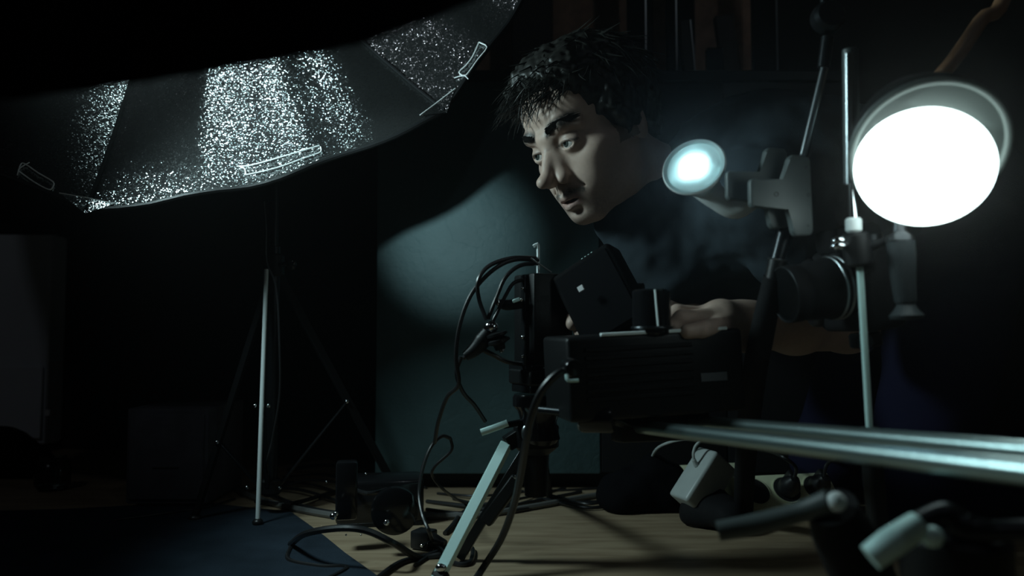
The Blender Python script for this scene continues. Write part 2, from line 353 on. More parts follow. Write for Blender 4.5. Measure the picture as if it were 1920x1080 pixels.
# ================================================================== LEFT BACKGROUND
t = thing('white_cabinet', floor_at(20, 850), 'tall pale cabinet at the far left edge behind the jar', 'cabinet')
b0 = floor_at(83, 850); b0.y -= 0.0; zt = P(90, 438, b0.y).z
MB().box((b0.x - 0.26, b0.y + 0.047, (zt + 0.02) / 2), (0.26, 0.044, (zt - 0.02) / 2), bev=0.004).build('body', 'off_white', t)
MB().box((b0.x - 0.26, b0.y + 0.047, zt + 0.014), (0.272, 0.047, 0.012), bev=0.003).build('top', 'cab_black', t)
MB().box((b0.x - 0.26, b0.y + 0.047, 0.011), (0.24, 0.04, 0.0105)).build('base', 'cab_black', t)
MB().box((b0.x - 0.262, b0.y - 0.0035, 0.12), (0.255, 0.003, 0.085), bev=0.002).build('drawer_front', 'off_white', t)
MB().box((b0.x + 0.006, b0.y - 0.0, P(88, 773, b0.y).z), (0.006, 0.004, 0.007), bev=0.001).build('hinge', 'tag', t)

t = thing('loudspeaker', floor_at(308, 955), 'small dark grey loudspeaker box on the floor at left', 'loudspeaker')
a = floor_at(231, 955); b = floor_at(386, 955); zt = P(300, 764, a.y).z; cxm = (a.x + b.x) / 2; hw = (b.x - a.x) / 2
MB().box((cxm, a.y + 0.09, zt / 2 + 0.003), (hw, 0.085, zt / 2 - 0.004), bev=0.004, seg=2).build('body', 'speaker', t)
MB().box((cxm, a.y + 0.0035, zt / 2 + 0.003), (hw - 0.006, 0.0035, zt / 2 - 0.012), bev=0.003, seg=2).build('grille', 'speaker', t)
MB().box((cxm, a.y - 0.001, P(300, 873, a.y).z), (hw * .32, 0.001, 0.0012)).build('badge', 'steel', t)
MB().box((cxm, a.y + 0.09, 0.002), (hw * .8, 0.07, 0.002)).build('foot_pad', 'rubber', t)

g0 = floor_at(98, 918); t = thing('glass_jar', g0, 'small clear glass jar on the floor beside the pale cabinet', 'jar')
pr = [(0.0, 0.004), (0.026, 0.004), (0.030, 0.012), (0.031, 0.04), (0.026, 0.05), (0.022, 0.054), (0.022, 0.06), (0.0205, 0.06), (0.0205, 0.053), (0.0245, 0.048), (0.0285, 0.04), (0.0275, 0.013), (0.0, 0.008)]
MB().lathe(g0, (0, 0, 1), pr, 32).build('bottle', 'glass', t)
MB().ring(g0 + Vector((0, 0, 0.0035)), (0, 0, 1), 0.022, 0.003, 32).build('foot', 'glass', t)
bg = floor_at(-20, 900)
bag = MB(); prof = [(-0.14, 0), (0.075, 0), (0.085, 0.012), (0.05, 0.035), (0.0, 0.078), (-0.03, 0.09), (-0.14, 0.09)]
bag.prism(prof, bg + Vector((0, 0.12, 0.001)), (1, 0, 0), (0, 0, 1), 0.12, bev=0.012, seg=3)
tag(bag.build('black_bag', 'black_fabric'), 'slumped black bag at the left edge before the pale cabinet', 'bag')

# light stand that carries the umbrella
LSX, LSY = P(512, 700, 1.27).x, 1.27
st = thing('light_stand', (LSX, LSY, 0), 'black light stand with steel front leg under the silver umbrella', 'stand')
zc = P(505, 497, LSY).z; zb = 0.045; ztop = 0.60
MB().cyl((LSX, LSY, 0.03), (LSX, LSY, zc + 0.03), 0.0105, n=18, ch=0.001).cyl((LSX, LSY, zc), (LSX, LSY, ztop), 0.0065, n=16, ch=0.001).build('column', 'black_metal', st)
col_t = MB().cyl((LSX, LSY, zc - 0.018), (LSX, LSY, zc + 0.018), 0.017, n=20, ch=0.003).build('top_collar', 'black_plastic', st)
MB().cyl((LSX + 0.012, LSY - 0.01, zc), (LSX + 0.032, LSY - 0.02, zc), 0.004).ell((LSX + 0.034, LSY - 0.021, zc), (0.008, 0.006, 0.010)).build('knob', 'black_gloss', col_t)
col_b = MB().cyl((LSX, LSY, zb - 0.012), (LSX, LSY, zb + 0.012), 0.017, n=20, ch=0.003).build('bottom_collar', 'black_plastic', st)
fb = floor_at(483, 987)
MB().cyl(Vector((LSX - 0.006, LSY - 0.018, zc - 0.008)), fb + Vector((0, 0, 0.006)), 0.0034, n=20).build('leg', 'bright_steel', st, label='steel front leg')
mid = Vector((LSX - 0.006, LSY - 0.018, zc - 0.008)).lerp(fb, 0.545)
for sx in (-1, 1):
    MB().ell(mid + Vector((sx * 0.0105, 0, 0)), (0.003, 0.0035, 0.0035)).build('bolt', 'chrome', st)
MB().bar(mid + Vector((0, 0.006, 0)), (LSX, LSY - 0.016, zb), 0.007, 0.003, hint=(1, 0, 0)).build('brace', 'black_metal', st)
for (bx, by, fx, fy, d) in ((652, 752, 748, 880, 1.35), (410, 828, 352, 905, 1.235)):
    jt = P(bx, by, d); ft = Vector((LSX, LSY, zc)).lerp(jt, 1.0); dirv = (jt - Vector((LSX, LSY, zc))); k = (zc - 0.004) / -dirv.z; ft = Vector((LSX, LSY, zc)) + dirv * k
    MB().bar(Vector((LSX, LSY, zc)) + dirv.normalized() * 0.018, ft, 0.0125, 0.009).build('leg', 'black_matte', st)
    MB().ell(ft, (0.010, 0.010, 0.006)).build('rubber_foot', 'rubber', st)
    MB().bar(jt, Vector((LSX, LSY, zb)) + Vector((dirv.x, dirv.y, 0)).normalized() * 0.016, 0.009, 0.004, hint=(0, 1, 0)).build('brace', 'black_metal', st)
    MB().ell(jt + Vector((0, -0.008, 0)), (0.0035, 0.003, 0.0035)).build('bolt', 'chrome', st)
for bx, by in ((463, 914), (524, 915), (514, 918)):
    MB().ell(P(bx, by, LSY - 0.022), (0.003, 0.003, 0.003)).build('bolt', 'chrome', st)
MB().ell(fb + Vector((0, 0, 0.006)), (0.008, 0.008, 0.006)).build('rubber_foot', 'rubber', st)
tag(MB().tube([P(495, 378, 1.22), P(499, 430, 1.22), P(500, 490, 1.22), P(518, 540, 1.22), P(524, 648, 1.21), P(524, 740, 1.21), P(511, 822, 1.21), P(500, 880, 1.22), floor_at(520, 925, 0.003)], 0.0016, n=6).build('hanging_cord', 'rubber'), 'thin cord hanging down beside the light stand column', 'cord')

# ================================================================== SILVER UMBRELLA
UC = Vector((-0.3758, 0.798, 0.9009)); UAX = Vector((-0.2239, 0.9739, -0.0367)).normalized()
tips = [Vector(p) for p in ((-0.416, 0.77, 0.403), (-0.061, 0.856, 0.517), (0.11, 0.908, 0.855), (-0.004, 0.896, 1.221), (-0.336, 0.826, 1.398), (-0.691, 0.74, 1.285), (-0.861, 0.688, 0.946), (-0.748, 0.7, 0.581))]
def depth_of(p): return (p - O_).dot(F_)
US = 1.4                                             # umbrella size: rib 0.7 m
UC = O_ + (UC - O_) * US; tips = [O_ + (p - O_) * US for p in tips]
tips[0] = P(163, 394, depth_of(tips[0])); tips[1] = P(832, 208, depth_of(tips[1]))
UD = 0.24
def rib_pt(i, u):
    T = tips[i % 8]; return UC + (T - UC) * u + UAX * (UD * (1 - u ** 2.0))
def can(i, u, v):
    a, b = rib_pt(i, u), rib_pt(i + 1, u); p = a.lerp(b, v)
    w = 4 * v * (1 - v)
    sag = (0.030 if i == 0 else 0.012) * w * u ** 3 + 0.004 * math.sin(v * 17 + i * 2) * w * u ** 6
    out = (p - UC).normalized()
    return p + out * sag - UAX * (0.020 * w * u * (1 - u * .6)) + UAX * 0.0035 * math.sin(v * 23 + u * 5 + i) * w * u
um = thing('studio_umbrella', (LSX, LSY - 0.05, 0.9), 'silver-lined black photo umbrella at the upper left', 'umbrella')
NU, NV = 30, 26
panels = []
for i in range(8):
    mb = MB(); vs = []; fs = []
    for sgn, sl in ((0, 0), (1, 1)):
        base = len(vs)
        for a in range(NU + 1):
            for b in range(NV + 1):
                vs.append(can(i, 0.04 + 0.96 * a / NU, b / NV) + UAX * (0.002 * sgn) + ((can(i, .5, .5) - UC).normalized() * 0.001 * sgn))
        for a in range(NU):
            for b in range(NV):
                q = base + a * (NV + 1) + b; fs.append((q, q + 1, q + NV + 2, q + NV + 1))
    nf = NU * NV; mb.slot(0).add(vs, fs); mb.m = [0] * nf + [1] * nf
    off = (NU + 1) * (NV + 1); rim = NU * (NV + 1)
    mb.slot(1); o0 = 0
    mb.f += [(rim + b, rim + b + 1, off + rim + b + 1, off + rim + b) for b in range(NV)]; mb.m += [1] * NV
    po = mb.build('canopy_panel', ['silver', 'black_fabric'], um, angle=80); panels.append(po)
    MB().tube([can(i, 1.0, b / 12) + UAX * 0.001 for b in range(13)], 0.0042, n=8, sub=2).build('hem', 'black_plastic', po)
    MB().tube([rib_pt(i, u / 10) - UAX * 0.004 for u in range(0, 11)], 0.0022, n=6, sub=1).build('rib', 'black_matte', um)
    # pocket that holds the rib end
    T = rib_pt(i, 1.0); inn = rib_pt(i, 0.93); d1 = (can(i, .99, .08) - T); d2 = (can(i + 7, .99, .92) - T)
    MB().add([T + d1 * .9 - UAX * .006, T + (inn - T) * .35 - UAX * .009, T + d2 * .9 - UAX * .006, T - (inn - T) * .12 - UAX * .002, T + d1 * .9 - UAX * .002, T + (inn - T) * .35 - UAX * .005, T + d2 * .9 - UAX * .002],
             [(0, 1, 3), (1, 2, 3), (4, 3, 5), (5, 3, 6), (0, 4, 5, 1), (1, 5, 6, 2)]).build('rib_pocket', 'silver', um, angle=10)
    MB().tube([T + d1 * .9 - UAX * .0065, T + (inn - T) * .35 - UAX * .0095, T + d2 * .9 - UAX * .0065], 0.0007, n=5, sub=2).build('pocket_seam', 'thread', um)
def uv_of(i, x, y):
    best = None
    for a in range(60, 101):
        for b in range(0, 101):
            q = px(can(i, a / 100, b / 100)); e = (q[0] - x) ** 2 + (q[1] - y) ** 2
            if best is None or e < best[0]: best = (e, a / 100, b / 100)
    e, u0, v0 = best
    for a in range(-10, 11):
        for b in range(-10, 11):
            q = px(can(i, u0 + a * .001, v0 + b * .001)); e = (q[0] - x) ** 2 + (q[1] - y) ** 2
            if e < best[0]: best = (e, u0 + a * .001, v0 + b * .001)
    return best[1], best[2]
def stitched(i, pix, r=0.0010):
    pts3 = []
    for x, y in pix:
        u, v = uv_of(i, x, y); pts3.append(can(i, u, v) - UAX * 0.0045)
    MB().tube(pts3, r, n=5, sub=3).build('stitching', 'thread', panels[i])
stitched(0, [(444, 313), (470, 311), (520, 298), (570, 283), (599, 274)])
stitched(0, [(458, 329), (470, 327), (520, 315), (570, 298), (597, 288), (602, 283), (601, 277)], 0.0009)
stitched(0, [(450, 314), (459, 318), (461, 329)], 0.0008)
stitched(7, [(37, 322), (41, 310), (48, 308), (75, 326), (101, 342), (101, 352), (93, 356), (66, 343), (38, 322)])
stitched(7, [(35, 330), (40, 316), (57, 306)], 0.0008)
stitched(1, [(897, 81), (885, 107), (873, 124), (860, 137), (869, 144), (878, 137), (895, 113), (912, 91), (897, 81)])
stitched(1, [(851, 148), (860, 145), (870, 144), (877, 150)], 0.0008)
apex = UC + UAX * UD
MB().cyl(UC - UAX * 0.44, apex + UAX * 0.03, 0.004, n=12, ch=0.001).build('shaft', 'steel', um)
MB().lathe(apex - UAX * 0.02, UAX, [(0.010, 0), (0.022, 0.012), (0.022, 0.024), (0.008, 0.034), (0.006, 0.05)], 20).build('hub', 'black_plastic', um)
for i in range(8):
    MB().tube([UC + UAX * 0.03, rib_pt(i, 0.5) - UAX * 0.005], 0.0015, n=5, sub=1).build('stretcher', 'black_metal', um)
ju = Vector((LSX, LSY, ztop - 0.03))
MB().tube([ju, Vector((-0.44, 1.46, 0.80)), Vector((-0.54, 1.46, 1.02)), apex + UAX * 0.025], 0.006, n=12).box(ju, (0.014, 0.014, 0.02), bev=0.003).build('bracket', 'black_metal', um)

# lamp clipped inside the umbrella, above the picture: the key light
LK = Vector((-0.58, 0.92, 0.70))
kl = thing('umbrella_lamp', LK, 'small lamp head clipped to the umbrella shaft above the picture', 'lamp')
aim = (Vector((0.12, 1.05, 0.42)) - LK).normalized()
MB().lathe(LK - aim * 0.06, aim, [(0.012, -0.03), (0.026, -0.02), (0.060, 0.0), (0.088, 0.03), (0.088, 0.036), (0.084, 0.036), (0.056, 0.006), (0.0, 0.0)], 28).build('housing', 'black_plastic', kl)
MB().bar(LK - aim * 0.05, UC - UAX * 0.20, 0.008, 0.005).build('clip', 'black_metal', kl)
light('umbrella_bulb', 'SPOT', LK + aim * 0.02, LK + aim, UMBRELLA_LAMP_W, kl, size=0.075, spot=122, blend=0.55)
# unseen bulb added near the umbrella hub to make the silver lining sparkle
LI = Vector((-0.48, 1.07, 1.07)); il = thing('added_sparkle_lamp', LI, 'added bulb making the silver lining sparkle near the umbrella hub', 'lamp')
aim3 = (Vector((-0.44, 1.24, 0.70)) - LI).normalized()
MB().lathe(LI - aim3 * 0.045, aim3, [(0.010, 0), (0.020, 0.006), (0.024, 0.04), (0.026, 0.05), (0.022, 0.05), (0.018, 0.036), (0.0, 0.034)], 24).build('housing', 'black_plastic', il)
MB().bar(LI - aim3 * 0.04, UC - UAX * 0.03, 0.008, 0.005).build('clip', 'black_metal', il)
light('sparkle_bulb', 'SPOT', LI + aim3 * 0.003, LI + aim3, INNER_LAMP_W, il, size=0.03, spot=54, blend=0.7)
# unseen spot lamp added beyond the black curtain to light the cabinet front
LS2 = Vector((-0.36, 0.50, 0.70))
sl = thing('added_spot_lamp', LS2, 'added spot lamp behind the black curtain, brightening the cabinet front', 'lamp')
aim2 = (P(850, 440, CY) - LS2).normalized()
MB().lathe(LS2 - aim2 * 0.05, aim2, [(0.010, 0), (0.018, 0.006), (0.022, 0.035), (0.022, 0.052), (0.018, 0.052), (0.014, 0.038), (0.0, 0.036)], 24).build('housing', 'black_plastic', sl)
MB().tube([LS2 - aim2 * 0.045, LS2 + Vector((-0.06, -0.02, 0.12)), UC - UAX * 0.40], 0.004, n=8).build('gooseneck', 'black_metal', sl)
light('added_spot_bulb', 'SPOT', LS2 + aim2 * 0.003, P(850, 440, CY), SPOT_LAMP_W, sl, size=0.02, spot=19, blend=1.0)

# black curtain hanging from the ceiling close to the viewer, scalloped lower edge
CD = 0.40
low = [(-420, 215), (-150, 205), (0, 187), (100, 175), (210, 160), (350, 139), (500, 114), (600, 96), (680, 80), (730, 62), (800, 36), (900, -4), (960, -40), (1000, -90)]
cu = MB(); vs = []; fs = []; nx = 90; nz = 16
for side in (0, 1):
    for i in range(nx + 1):
        xx = -420 + (1000 + 420) * i / nx; yy = float(np.interp(xx, [p[0] for p in low], [p[1] for p in low]))
        wob = 0.006 * math.sin(i * 0.9) + 0.004 * math.sin(i * 2.3)
        p0 = P(xx, yy, CD)
        for k in range(nz + 1):
            f = k / nz; z = p0.z + (2.395 - p0.z) * f ** 2
            vs.append((p0.x, p0.y - 0.002 + side * 0.004 + wob * min(1, 0.1 + f * 4), z))
nn = (nx + 1) * (nz + 1)
for side in (0, 1):
    for i in range(nx):
        for k in range(nz):
            q = side * nn + i * (nz + 1) + k; fs.append((q, q + nz + 1, q + nz + 2, q + 1))
fs += [(i * (nz + 1), (i + 1) * (nz + 1), nn + (i + 1) * (nz + 1), nn + i * (nz + 1)) for i in range(nx)]
cu.add(vs, fs); tag(cu.build('black_curtain', 'black_fabric', angle=80), 'black cloth hanging across the top in front of the umbrella', 'curtain')
# ================================================================== THE MAN
class SDF:
    """blend of ellipsoids and tapered capsules, surfaced by sparse surface nets"""
    def __init__(s): s.ops = []
    def ell(s, c, r, ax=None, k=0.02, sub=False):
        c = np.array(c, float); r = np.array(r, float); A = np.eye(3) if ax is None else np.array(ax, float)   # rows = axes
        def d(p):
            q = (p - c) @ A.T; k0 = np.sqrt(((q / r) ** 2).sum(1)); k1 = np.sqrt(((q / r ** 2) ** 2).sum(1)) + 1e-9
            return k0 * (k0 - 1) / k1
        s.ops.append((d, k, sub, c, r.max())); return s
    def cap(s, a, b, r0, r1, k=0.02, sub=False):
        a = np.array(a, float); b = np.array(b, float); ba = b - a; L2 = ba @ ba
        def d(p):
            t = np.clip(((p - a) @ ba) / L2, 0, 1); return np.linalg.norm(p - a - t[:, None] * ba, axis=1) - (r0 + (r1 - r0) * t)
        s.ops.append((d, k, sub, (a + b) / 2, np.sqrt(L2) / 2 + max(r0, r1))); return s
    def cut(s, o, n, k=0.004):
        """remove what lies on the side n points to"""
        o = np.array(o, float); n = np.array(n, float); n /= np.linalg.norm(n)
        s.ops.append((lambda p: -((p - o) @ n), k, True, None, None)); return s
    def noise(s, fn): s.ops.append((fn, None, 'n', None, None)); return s
    def __call__(s, p):
        lo, hi = p.min(0), p.max(0); D = np.full(len(p), 0.5)
        for d, k, sub, c, rad in s.ops:
            if sub == 'n': D = D + d(p); continue
            if c is not None:
                g = np.maximum(np.maximum(lo - c, c - hi), 0)
                if np.sqrt((g ** 2).sum()) > rad + 0.06 + k: continue
            e = d(p)
            if sub:
                e = -e; h = np.clip(0.5 + 0.5 * (e - D) / k, 0, 1); D = D + (e - D) * h + k * h * (1 - h)
            else:
                h = np.clip(0.5 + 0.5 * (D - e) / k, 0, 1); D = D + (e - D) * h - k * h * (1 - h)
        return D
def surface(sdf, lo, hi, h):
    B = 8; lo = np.array(lo, float); nb = np.ceil((np.array(hi) - lo) / (h * B)).astype(int)
    I = np.stack(np.meshgrid(*[np.arange(n) for n in nb], indexing='ij'), -1).reshape(-1, 3)
    # coarse pass in super blocks
    sup = (I // 6); key = (sup[:, 0] * 1000 + sup[:, 1]) * 1000 + sup[:, 2]; order = np.argsort(key, kind='stable'); I = I[order]; key = key[order]
    cuts = np.flatnonzero(np.diff(key)) + 1; keep = []
    for ch in np.split(np.arange(len(I)), cuts):
        D = sdf(lo + (I[ch] + 0.5) * B * h); keep.append(ch[np.abs(D) < B * h * 1.5])
    off = np.stack(np.meshgrid(*[np.arange(B + 1)] * 3, indexing='ij'), -1).reshape(-1, 3)
    cellk = []; pos = []; edges = []
    N = nb * B + 2
    def K(c): return (c[..., 0] * N[1] + c[..., 1]) * N[2] + c[..., 2]
    corners = np.array([[i, j, k] for i in (0, 1) for j in (0, 1) for k in (0, 1)])
    epairs = [(a, b) for a in range(8) for b in range(a + 1, 8) if abs(corners[a] - corners[b]).sum() == 1]
    for ch in keep:
        if not len(ch): continue
        for sub in np.array_split(ch, max(1, len(ch) // 40)):
            G = (I[sub][:, None, :] * B + off[None]); D = sdf((lo + G.reshape(-1, 3) * h)).reshape(len(sub), B + 1, B + 1, B + 1)
            V = np.stack([D[:, i:i + B, j:j + B, k:k + B] for i, j, k in corners], -1); neg = V < 0
            m = neg.any(-1) & ~neg.all(-1); w = np.argwhere(m)
            if not len(w): continue
            c = I[sub][w[:, 0]] * B + w[:, 1:]; v = V[m]; sm = np.zeros((len(w), 3)); ct = np.zeros(len(w))
            for a, b in epairs:
                x = (v[:, a] < 0) != (v[:, b] < 0); t = np.where(x, v[:, a] / (v[:, a] - v[:, b] + 1e-12), 0)
                sm += np.where(x[:, None], corners[a] + (corners[b] - corners[a]) * t[:, None], 0); ct += x
            pos.append(lo + (c + sm / ct[:, None]) * h); cellk.append(c)
            for ax, ci in ((0, 4), (1, 2), (2, 1)):
                x = (v[:, 0] < 0) != (v[:, ci] < 0)
                edges.append(np.concatenate([c[x], np.full((x.sum(), 1), ax), (v[x, 0] < 0)[:, None].astype(int)], 1))
    c = np.concatenate(cellk); pos = np.concatenate(pos); k = K(c); k, ui = np.unique(k, return_index=True); pos = pos[ui]
    e = np.concatenate(edges); quads = []
    for ax in range(3):
        q = e[e[:, 3] == ax]; c0 = q[:, :3]; u = np.eye(3, dtype=int)[(ax + 1) % 3]; w = np.eye(3, dtype=int)[(ax + 2) % 3]
        ks = [K(c0), K(c0 - u), K(c0 - u - w), K(c0 - w)]; ix = [np.clip(np.searchsorted(k, kk), 0, len(k) - 1) for kk in ks]
        ok = np.all([k[i] == kk for i, kk in zip(ix, ks)], axis=0); qd = np.stack(ix, 1)[ok]; fl = q[ok, 4] == 0
        qd[fl] = qd[fl][:, ::-1]; quads.append(qd)
    return pos, np.concatenate(quads)
def sdf_object(name, pos, quads, m, parent=None, tint=None):
    me = bpy.data.meshes.new(name); o = bpy.data.objects.new(name, me); COL.objects.link(o)
    off = np.array(wloc(parent)) if parent is not None else np.array([*pos.mean(0)[:2], pos[:, 2].min()])
    if parent is None: o.location = off
    else: o.parent = parent
    pp = (pos - off).astype(np.float32); me.vertices.add(len(pp)); me.vertices.foreach_set('co', pp.ravel())
    me.loops.add(quads.size); me.loops.foreach_set('vertex_index', quads.ravel().astype(np.int32)); me.polygons.add(len(quads))
    me.polygons.foreach_set('loop_start', np.arange(0, quads.size, 4, dtype=np.int32))
    me.update(calc_edges=True); me.validate(); me.polygons.foreach_set('use_smooth', [True] * len(me.polygons)); me.materials.append(M[m])
    if tint is not None:
        a = me.color_attributes.new('tint', 'FLOAT_COLOR', 'POINT'); a.data.foreach_set('color', np.concatenate([tint, np.ones((len(tint), 1))], 1).astype(np.float32).ravel())
    return o
def vnoise(p, sc, seed=0):
    """smooth value noise in -1..1"""
    q = p * sc + 100.0; i = np.floor(q).astype(np.int64); f = q - i; f = f * f * (3 - 2 * f); out = 0
    for a in (0, 1):
        for b in (0, 1):
            for c in (0, 1):
                hsh = (i[:, 0] + a) * 73856093 ^ (i[:, 1] + b) * 19349663 ^ (i[:, 2] + c) * 83492791 ^ seed * 2654435
                r = ((hsh * 2654435761) % 1000003) / 500001.5 - 1
                out = out + r * (f[:, 0] if a else 1 - f[:, 0]) * (f[:, 1] if b else 1 - f[:, 1]) * (f[:, 2] if c else 1 - f[:, 2])
    return out

HC = np.array([0.1123, 1.1214, 0.5719])
HF = np.array([-0.7014, -0.5557, -0.4464]); HU = np.array([-0.4168, -0.1884, 0.8893]); HL = np.array([0.5782, -0.8098, 0.0995])
HB = np.stack([HL, HF, HU])                       # rows: his left, forward, up
def hw(x, y, z): return HC + np.array([x, y, z]) / 1000.0 @ HB     # head millimetres -> room
def mm(*r): return np.array(r) / 1000.0
body = SDF()
def he(c, r, k=12, sub=False, ax=None): body.ell(hw(*c), mm(*r), HB if ax is None else ax, k / 1000, sub)
def hcap(a, b, r0, r1, k=10, sub=False): body.cap(hw(*a), hw(*b), r0 / 1000, r1 / 1000, k / 1000, sub)
# --- skull and face
he((0, -14, 42), (74, 92, 76))
he((0, 34, 46), (62, 52, 48), 25)
he((0, 22, -22), (61, 66, 66), 25)
for s in (-1, 1):
    hcap((s * 54, 2, -42), (s * 50, 14, -76), 13, 14, 22)          # jaw angle
    hcap((s * 50, 14, -72), (s * 16, 64, -97), 14, 13, 20)        # mandible
    he((s * 47, 52, -24), (17, 20, 15), 20)                        # cheekbone
    hcap((s * 47, 50, -24), (s * 68, 10, -14), 8, 6, 18)           # zygomatic arch
    he((s * 32, 58, -52), (20, 20, 26), 22)                        # cheek
hcap((-10, 68, -98), (10, 68, -98), 15, 15, 16)                  # chin
he((0, 79, -97), (13, 8, 9), 10)
he((0, 68, -68), (33, 26, 30), 20)                                 # muzzle
for s in (-1, 1):
    he((s * 32, 92, -1), (19, 17, 14), 9, True)                   # eye socket
    hcap((s * 12, 82, 18), (s * 33, 81, 25), 8, 7.5, 14)           # brow ridge
    hcap((s * 33, 83, 25), (s * 50, 66, 18), 7.5, 6, 10)
he((0, 88, 14), (13, 8, 10), 10)
he((0, 90, 2), (9, 6, 6), 5, True)
# nose
hcap((0, 85, 8), (0, 111, -29), 7.0, 8.0, 6)
he((0, 120, -35), (10, 11, 9), 6)
for s in (-1, 1):
    he((s * 14.5, 98, -41.5), (6.8, 10, 6.8), 7)
    hcap((s * 6, 83, 2), (s * 10, 94, -33), 7, 8, 12)
    he((s * 7, 110, -48.5), (4.2, 8, 4), 2.5, True)
hcap((0, 98, -50), (0, 94, -58), 4, 3.5, 5)                        # columella
for s in (-1, 1):                                                  # philtrum ridges
    hcap((s * 4, 96, -54), (s * 6, 99, -63), 2.5, 2.5, 4)
    hcap((s * 4, 97.5, -67.5), (s * 23, 82, -73), 5.0, 2.0, 5)     # upper lip
    hcap((s * 3, 94.5, -81.5), (s * 20, 82, -77), 6.0, 2.5, 5)       # lower lip
he((0, 100, -74), (20, 20, 2.4), 2.0, True)                        # parted mouth
he((0, 92, -90), (16, 6, 4), 7, True)                            # hollow under the lip
for s in (-1, 1):
    hcap((s * 20, 94, -46), (s * 31, 79, -62), 1.5, 1.0, 6, True)  # nasolabial fold
# eyes: lids around the eyeball
EYE = {s: hw(s * 31.5, 73, -2) for s in (-1, 1)}
for s in (-1, 1):
    he((s * 31.5, 73, -2), (16, 15.4, 14.5), 6)
    he((s * 31.5, 90, -2.6), (12.8, 14, 4.7), 1.2, True)          # opening
# frown lines of the raised brow
for k, zz in enumerate((44, 53, 62)):
    for s in (-1, 1):
        hcap((s * 6, 93 - k * 3.5, zz), (s * 34, 80 - k * 3, zz + 5), 1.0, 1.0, 4, True)
# ears
for s in (-1, 1):
    he((s * 77, -10, -8), (6, 17, 30), 8); he((s * 83, -6, -4), (4, 9, 17), 5, True)
# --- neck
NB_ = np.array([0.238, 1.19, 0.475])
body.cap(hw(0, -22, -45), NB_, 0.056, 0.060, 0.03)
body.cap(hw(0, 18, -86), NB_ + [-0.02, -0.0, -0.05], 0.030, 0.045, 0.03)
# --- trunk, arms, legs (under the clothes)
SH = {'l': np.array([0.325, 1.03, 0.455]), 'r': np.array([0.25, 1.36, 0.455])}
EL = {'l': np.array(P(1588, 604, 1.06)), 'r': np.array(P(1318, 592, 1.21))}
WR = {'l': np.array(P(1398, 612, 0.925)), 'r': np.array(P(1150, 628, 1.03))}
CH, BE, PE = np.array([0.36, 1.19, 0.47]), np.array([0.52, 1.22, 0.50]), np.array([0.68, 1.26, 0.47])
body.cap(NB_, CH, 0.06, 0.11, 0.06).ell(CH, (0.15, 0.15, 0.10), None, 0.05).cap(CH, BE, 0.105, 0.10, 0.05).cap(BE, PE, 0.10, 0.115, 0.05)
for s in 'lr':
    body.cap(NB_ + [0.04, 0, -0.02], SH[s], 0.05, 0.05, 0.04)
    body.cap(SH[s], EL[s], 0.046, 0.037, 0.03); body.cap(EL[s], EL[s] * .45 + WR[s] * .55, 0.038, 0.034, 0.02); body.cap(EL[s] * .45 + WR[s] * .55, WR[s], 0.034, 0.026, 0.02)
HIP = {'l': np.array([0.66, 1.17, 0.40]), 'r': np.array([0.66, 1.35, 0.40])}
KN = {'l': np.array([0.56, 1.12, 0.075]), 'r': np.array([0.54, 1.37, 0.075])}
AN = {'l': np.array([0.94, 1.22, 0.06]), 'r': np.array([0.93, 1.42, 0.06])}
for s in 'lr':
    body.cap(HIP[s], KN[s], 0.075, 0.052, 0.03).cap(KN[s], AN[s], 0.052, 0.036, 0.02).cap(AN[s], AN[s] + [0.08, 0.01, -0.03], 0.034, 0.026, 0.015)
# --- hands: palm, four fingers and a thumb each
def finger(pts, r0, r1, k=0.006):
    n = len(pts) - 1
    for i in range(n):
        ra = r0 + (r1 - r0) * i / n; rb = r0 + (r1 - r0) * (i + 1) / n
        body.cap(np.array(pts[i]), np.array(pts[i + 1]), ra, rb, k if i == 0 else 0.0025)
# left hand lies on the power box, index knuckle highest
body.cap(WR['l'], P(1352, 603, 0.905), 0.026, 0.026, 0.02)
body.ell(np.array(P(1352, 606, 0.915)), (0.034, 0.038, 0.016), None, 0.012)
finger([P(1336, 594, 0.888), P(1277, 597, 0.868), P(1262, 612, 0.866), P(1268, 622, 0.868)], 0.0098, 0.0075)
finger([P(1334, 592, 0.912), P(1270, 586, 0.898), P(1249, 604, 0.895), P(1256, 618, 0.897)], 0.0100, 0.0075)
finger([P(1338, 594, 0.935), P(1276, 588, 0.925), P(1256, 604, 0.920), P(1262, 616, 0.922)], 0.0095, 0.0072)
finger([P(1346, 598, 0.955), P(1294, 594, 0.948), P(1276, 607, 0.944), P(1280, 617, 0.944)], 0.0085, 0.0065)
finger([P(1372, 612, 0.905), P(1346, 612, 0.868), P(1316, 618, 0.852), P(1288, 622, 0.848)], 0.0110, 0.0080, 0.010)
# right hand reaches round the little monitor
body.cap(WR['r'], P(1132, 616, 1.015), 0.025, 0.026, 0.02)
body.ell(np.array(P(1126, 612, 1.01)), (0.034, 0.022, 0.036), None, 0.012)
finger([P(1112, 592, 1.00), P(1090, 590, 0.985), P(1076, 598, 0.966), P(1074, 607, 0.955)], 0.0098, 0.0085)
finger([P(1110, 610, 1.00), P(1092, 612, 0.982), P(1088, 620, 0.966), P(1090, 626, 0.954)], 0.0095, 0.0080)
finger([P(1112, 628, 1.00), P(1098, 632, 0.984), P(1094, 640, 0.968), P(1098, 646, 0.956)], 0.0090, 0.0075)
finger([P(1118, 644, 1.00), P(1106, 650, 0.986), P(1103, 657, 0.972), P(1108, 662, 0.962)], 0.0082, 0.0068)
finger([P(1136, 600, 1.02), P(1130, 580, 1.01), P(1126, 566, 1.005)], 0.0110, 0.0085, 0.010)
pos, quads = surface(body, (-0.03, 0.82, 0.0), (1.08, 1.52, 0.78), 0.0018)
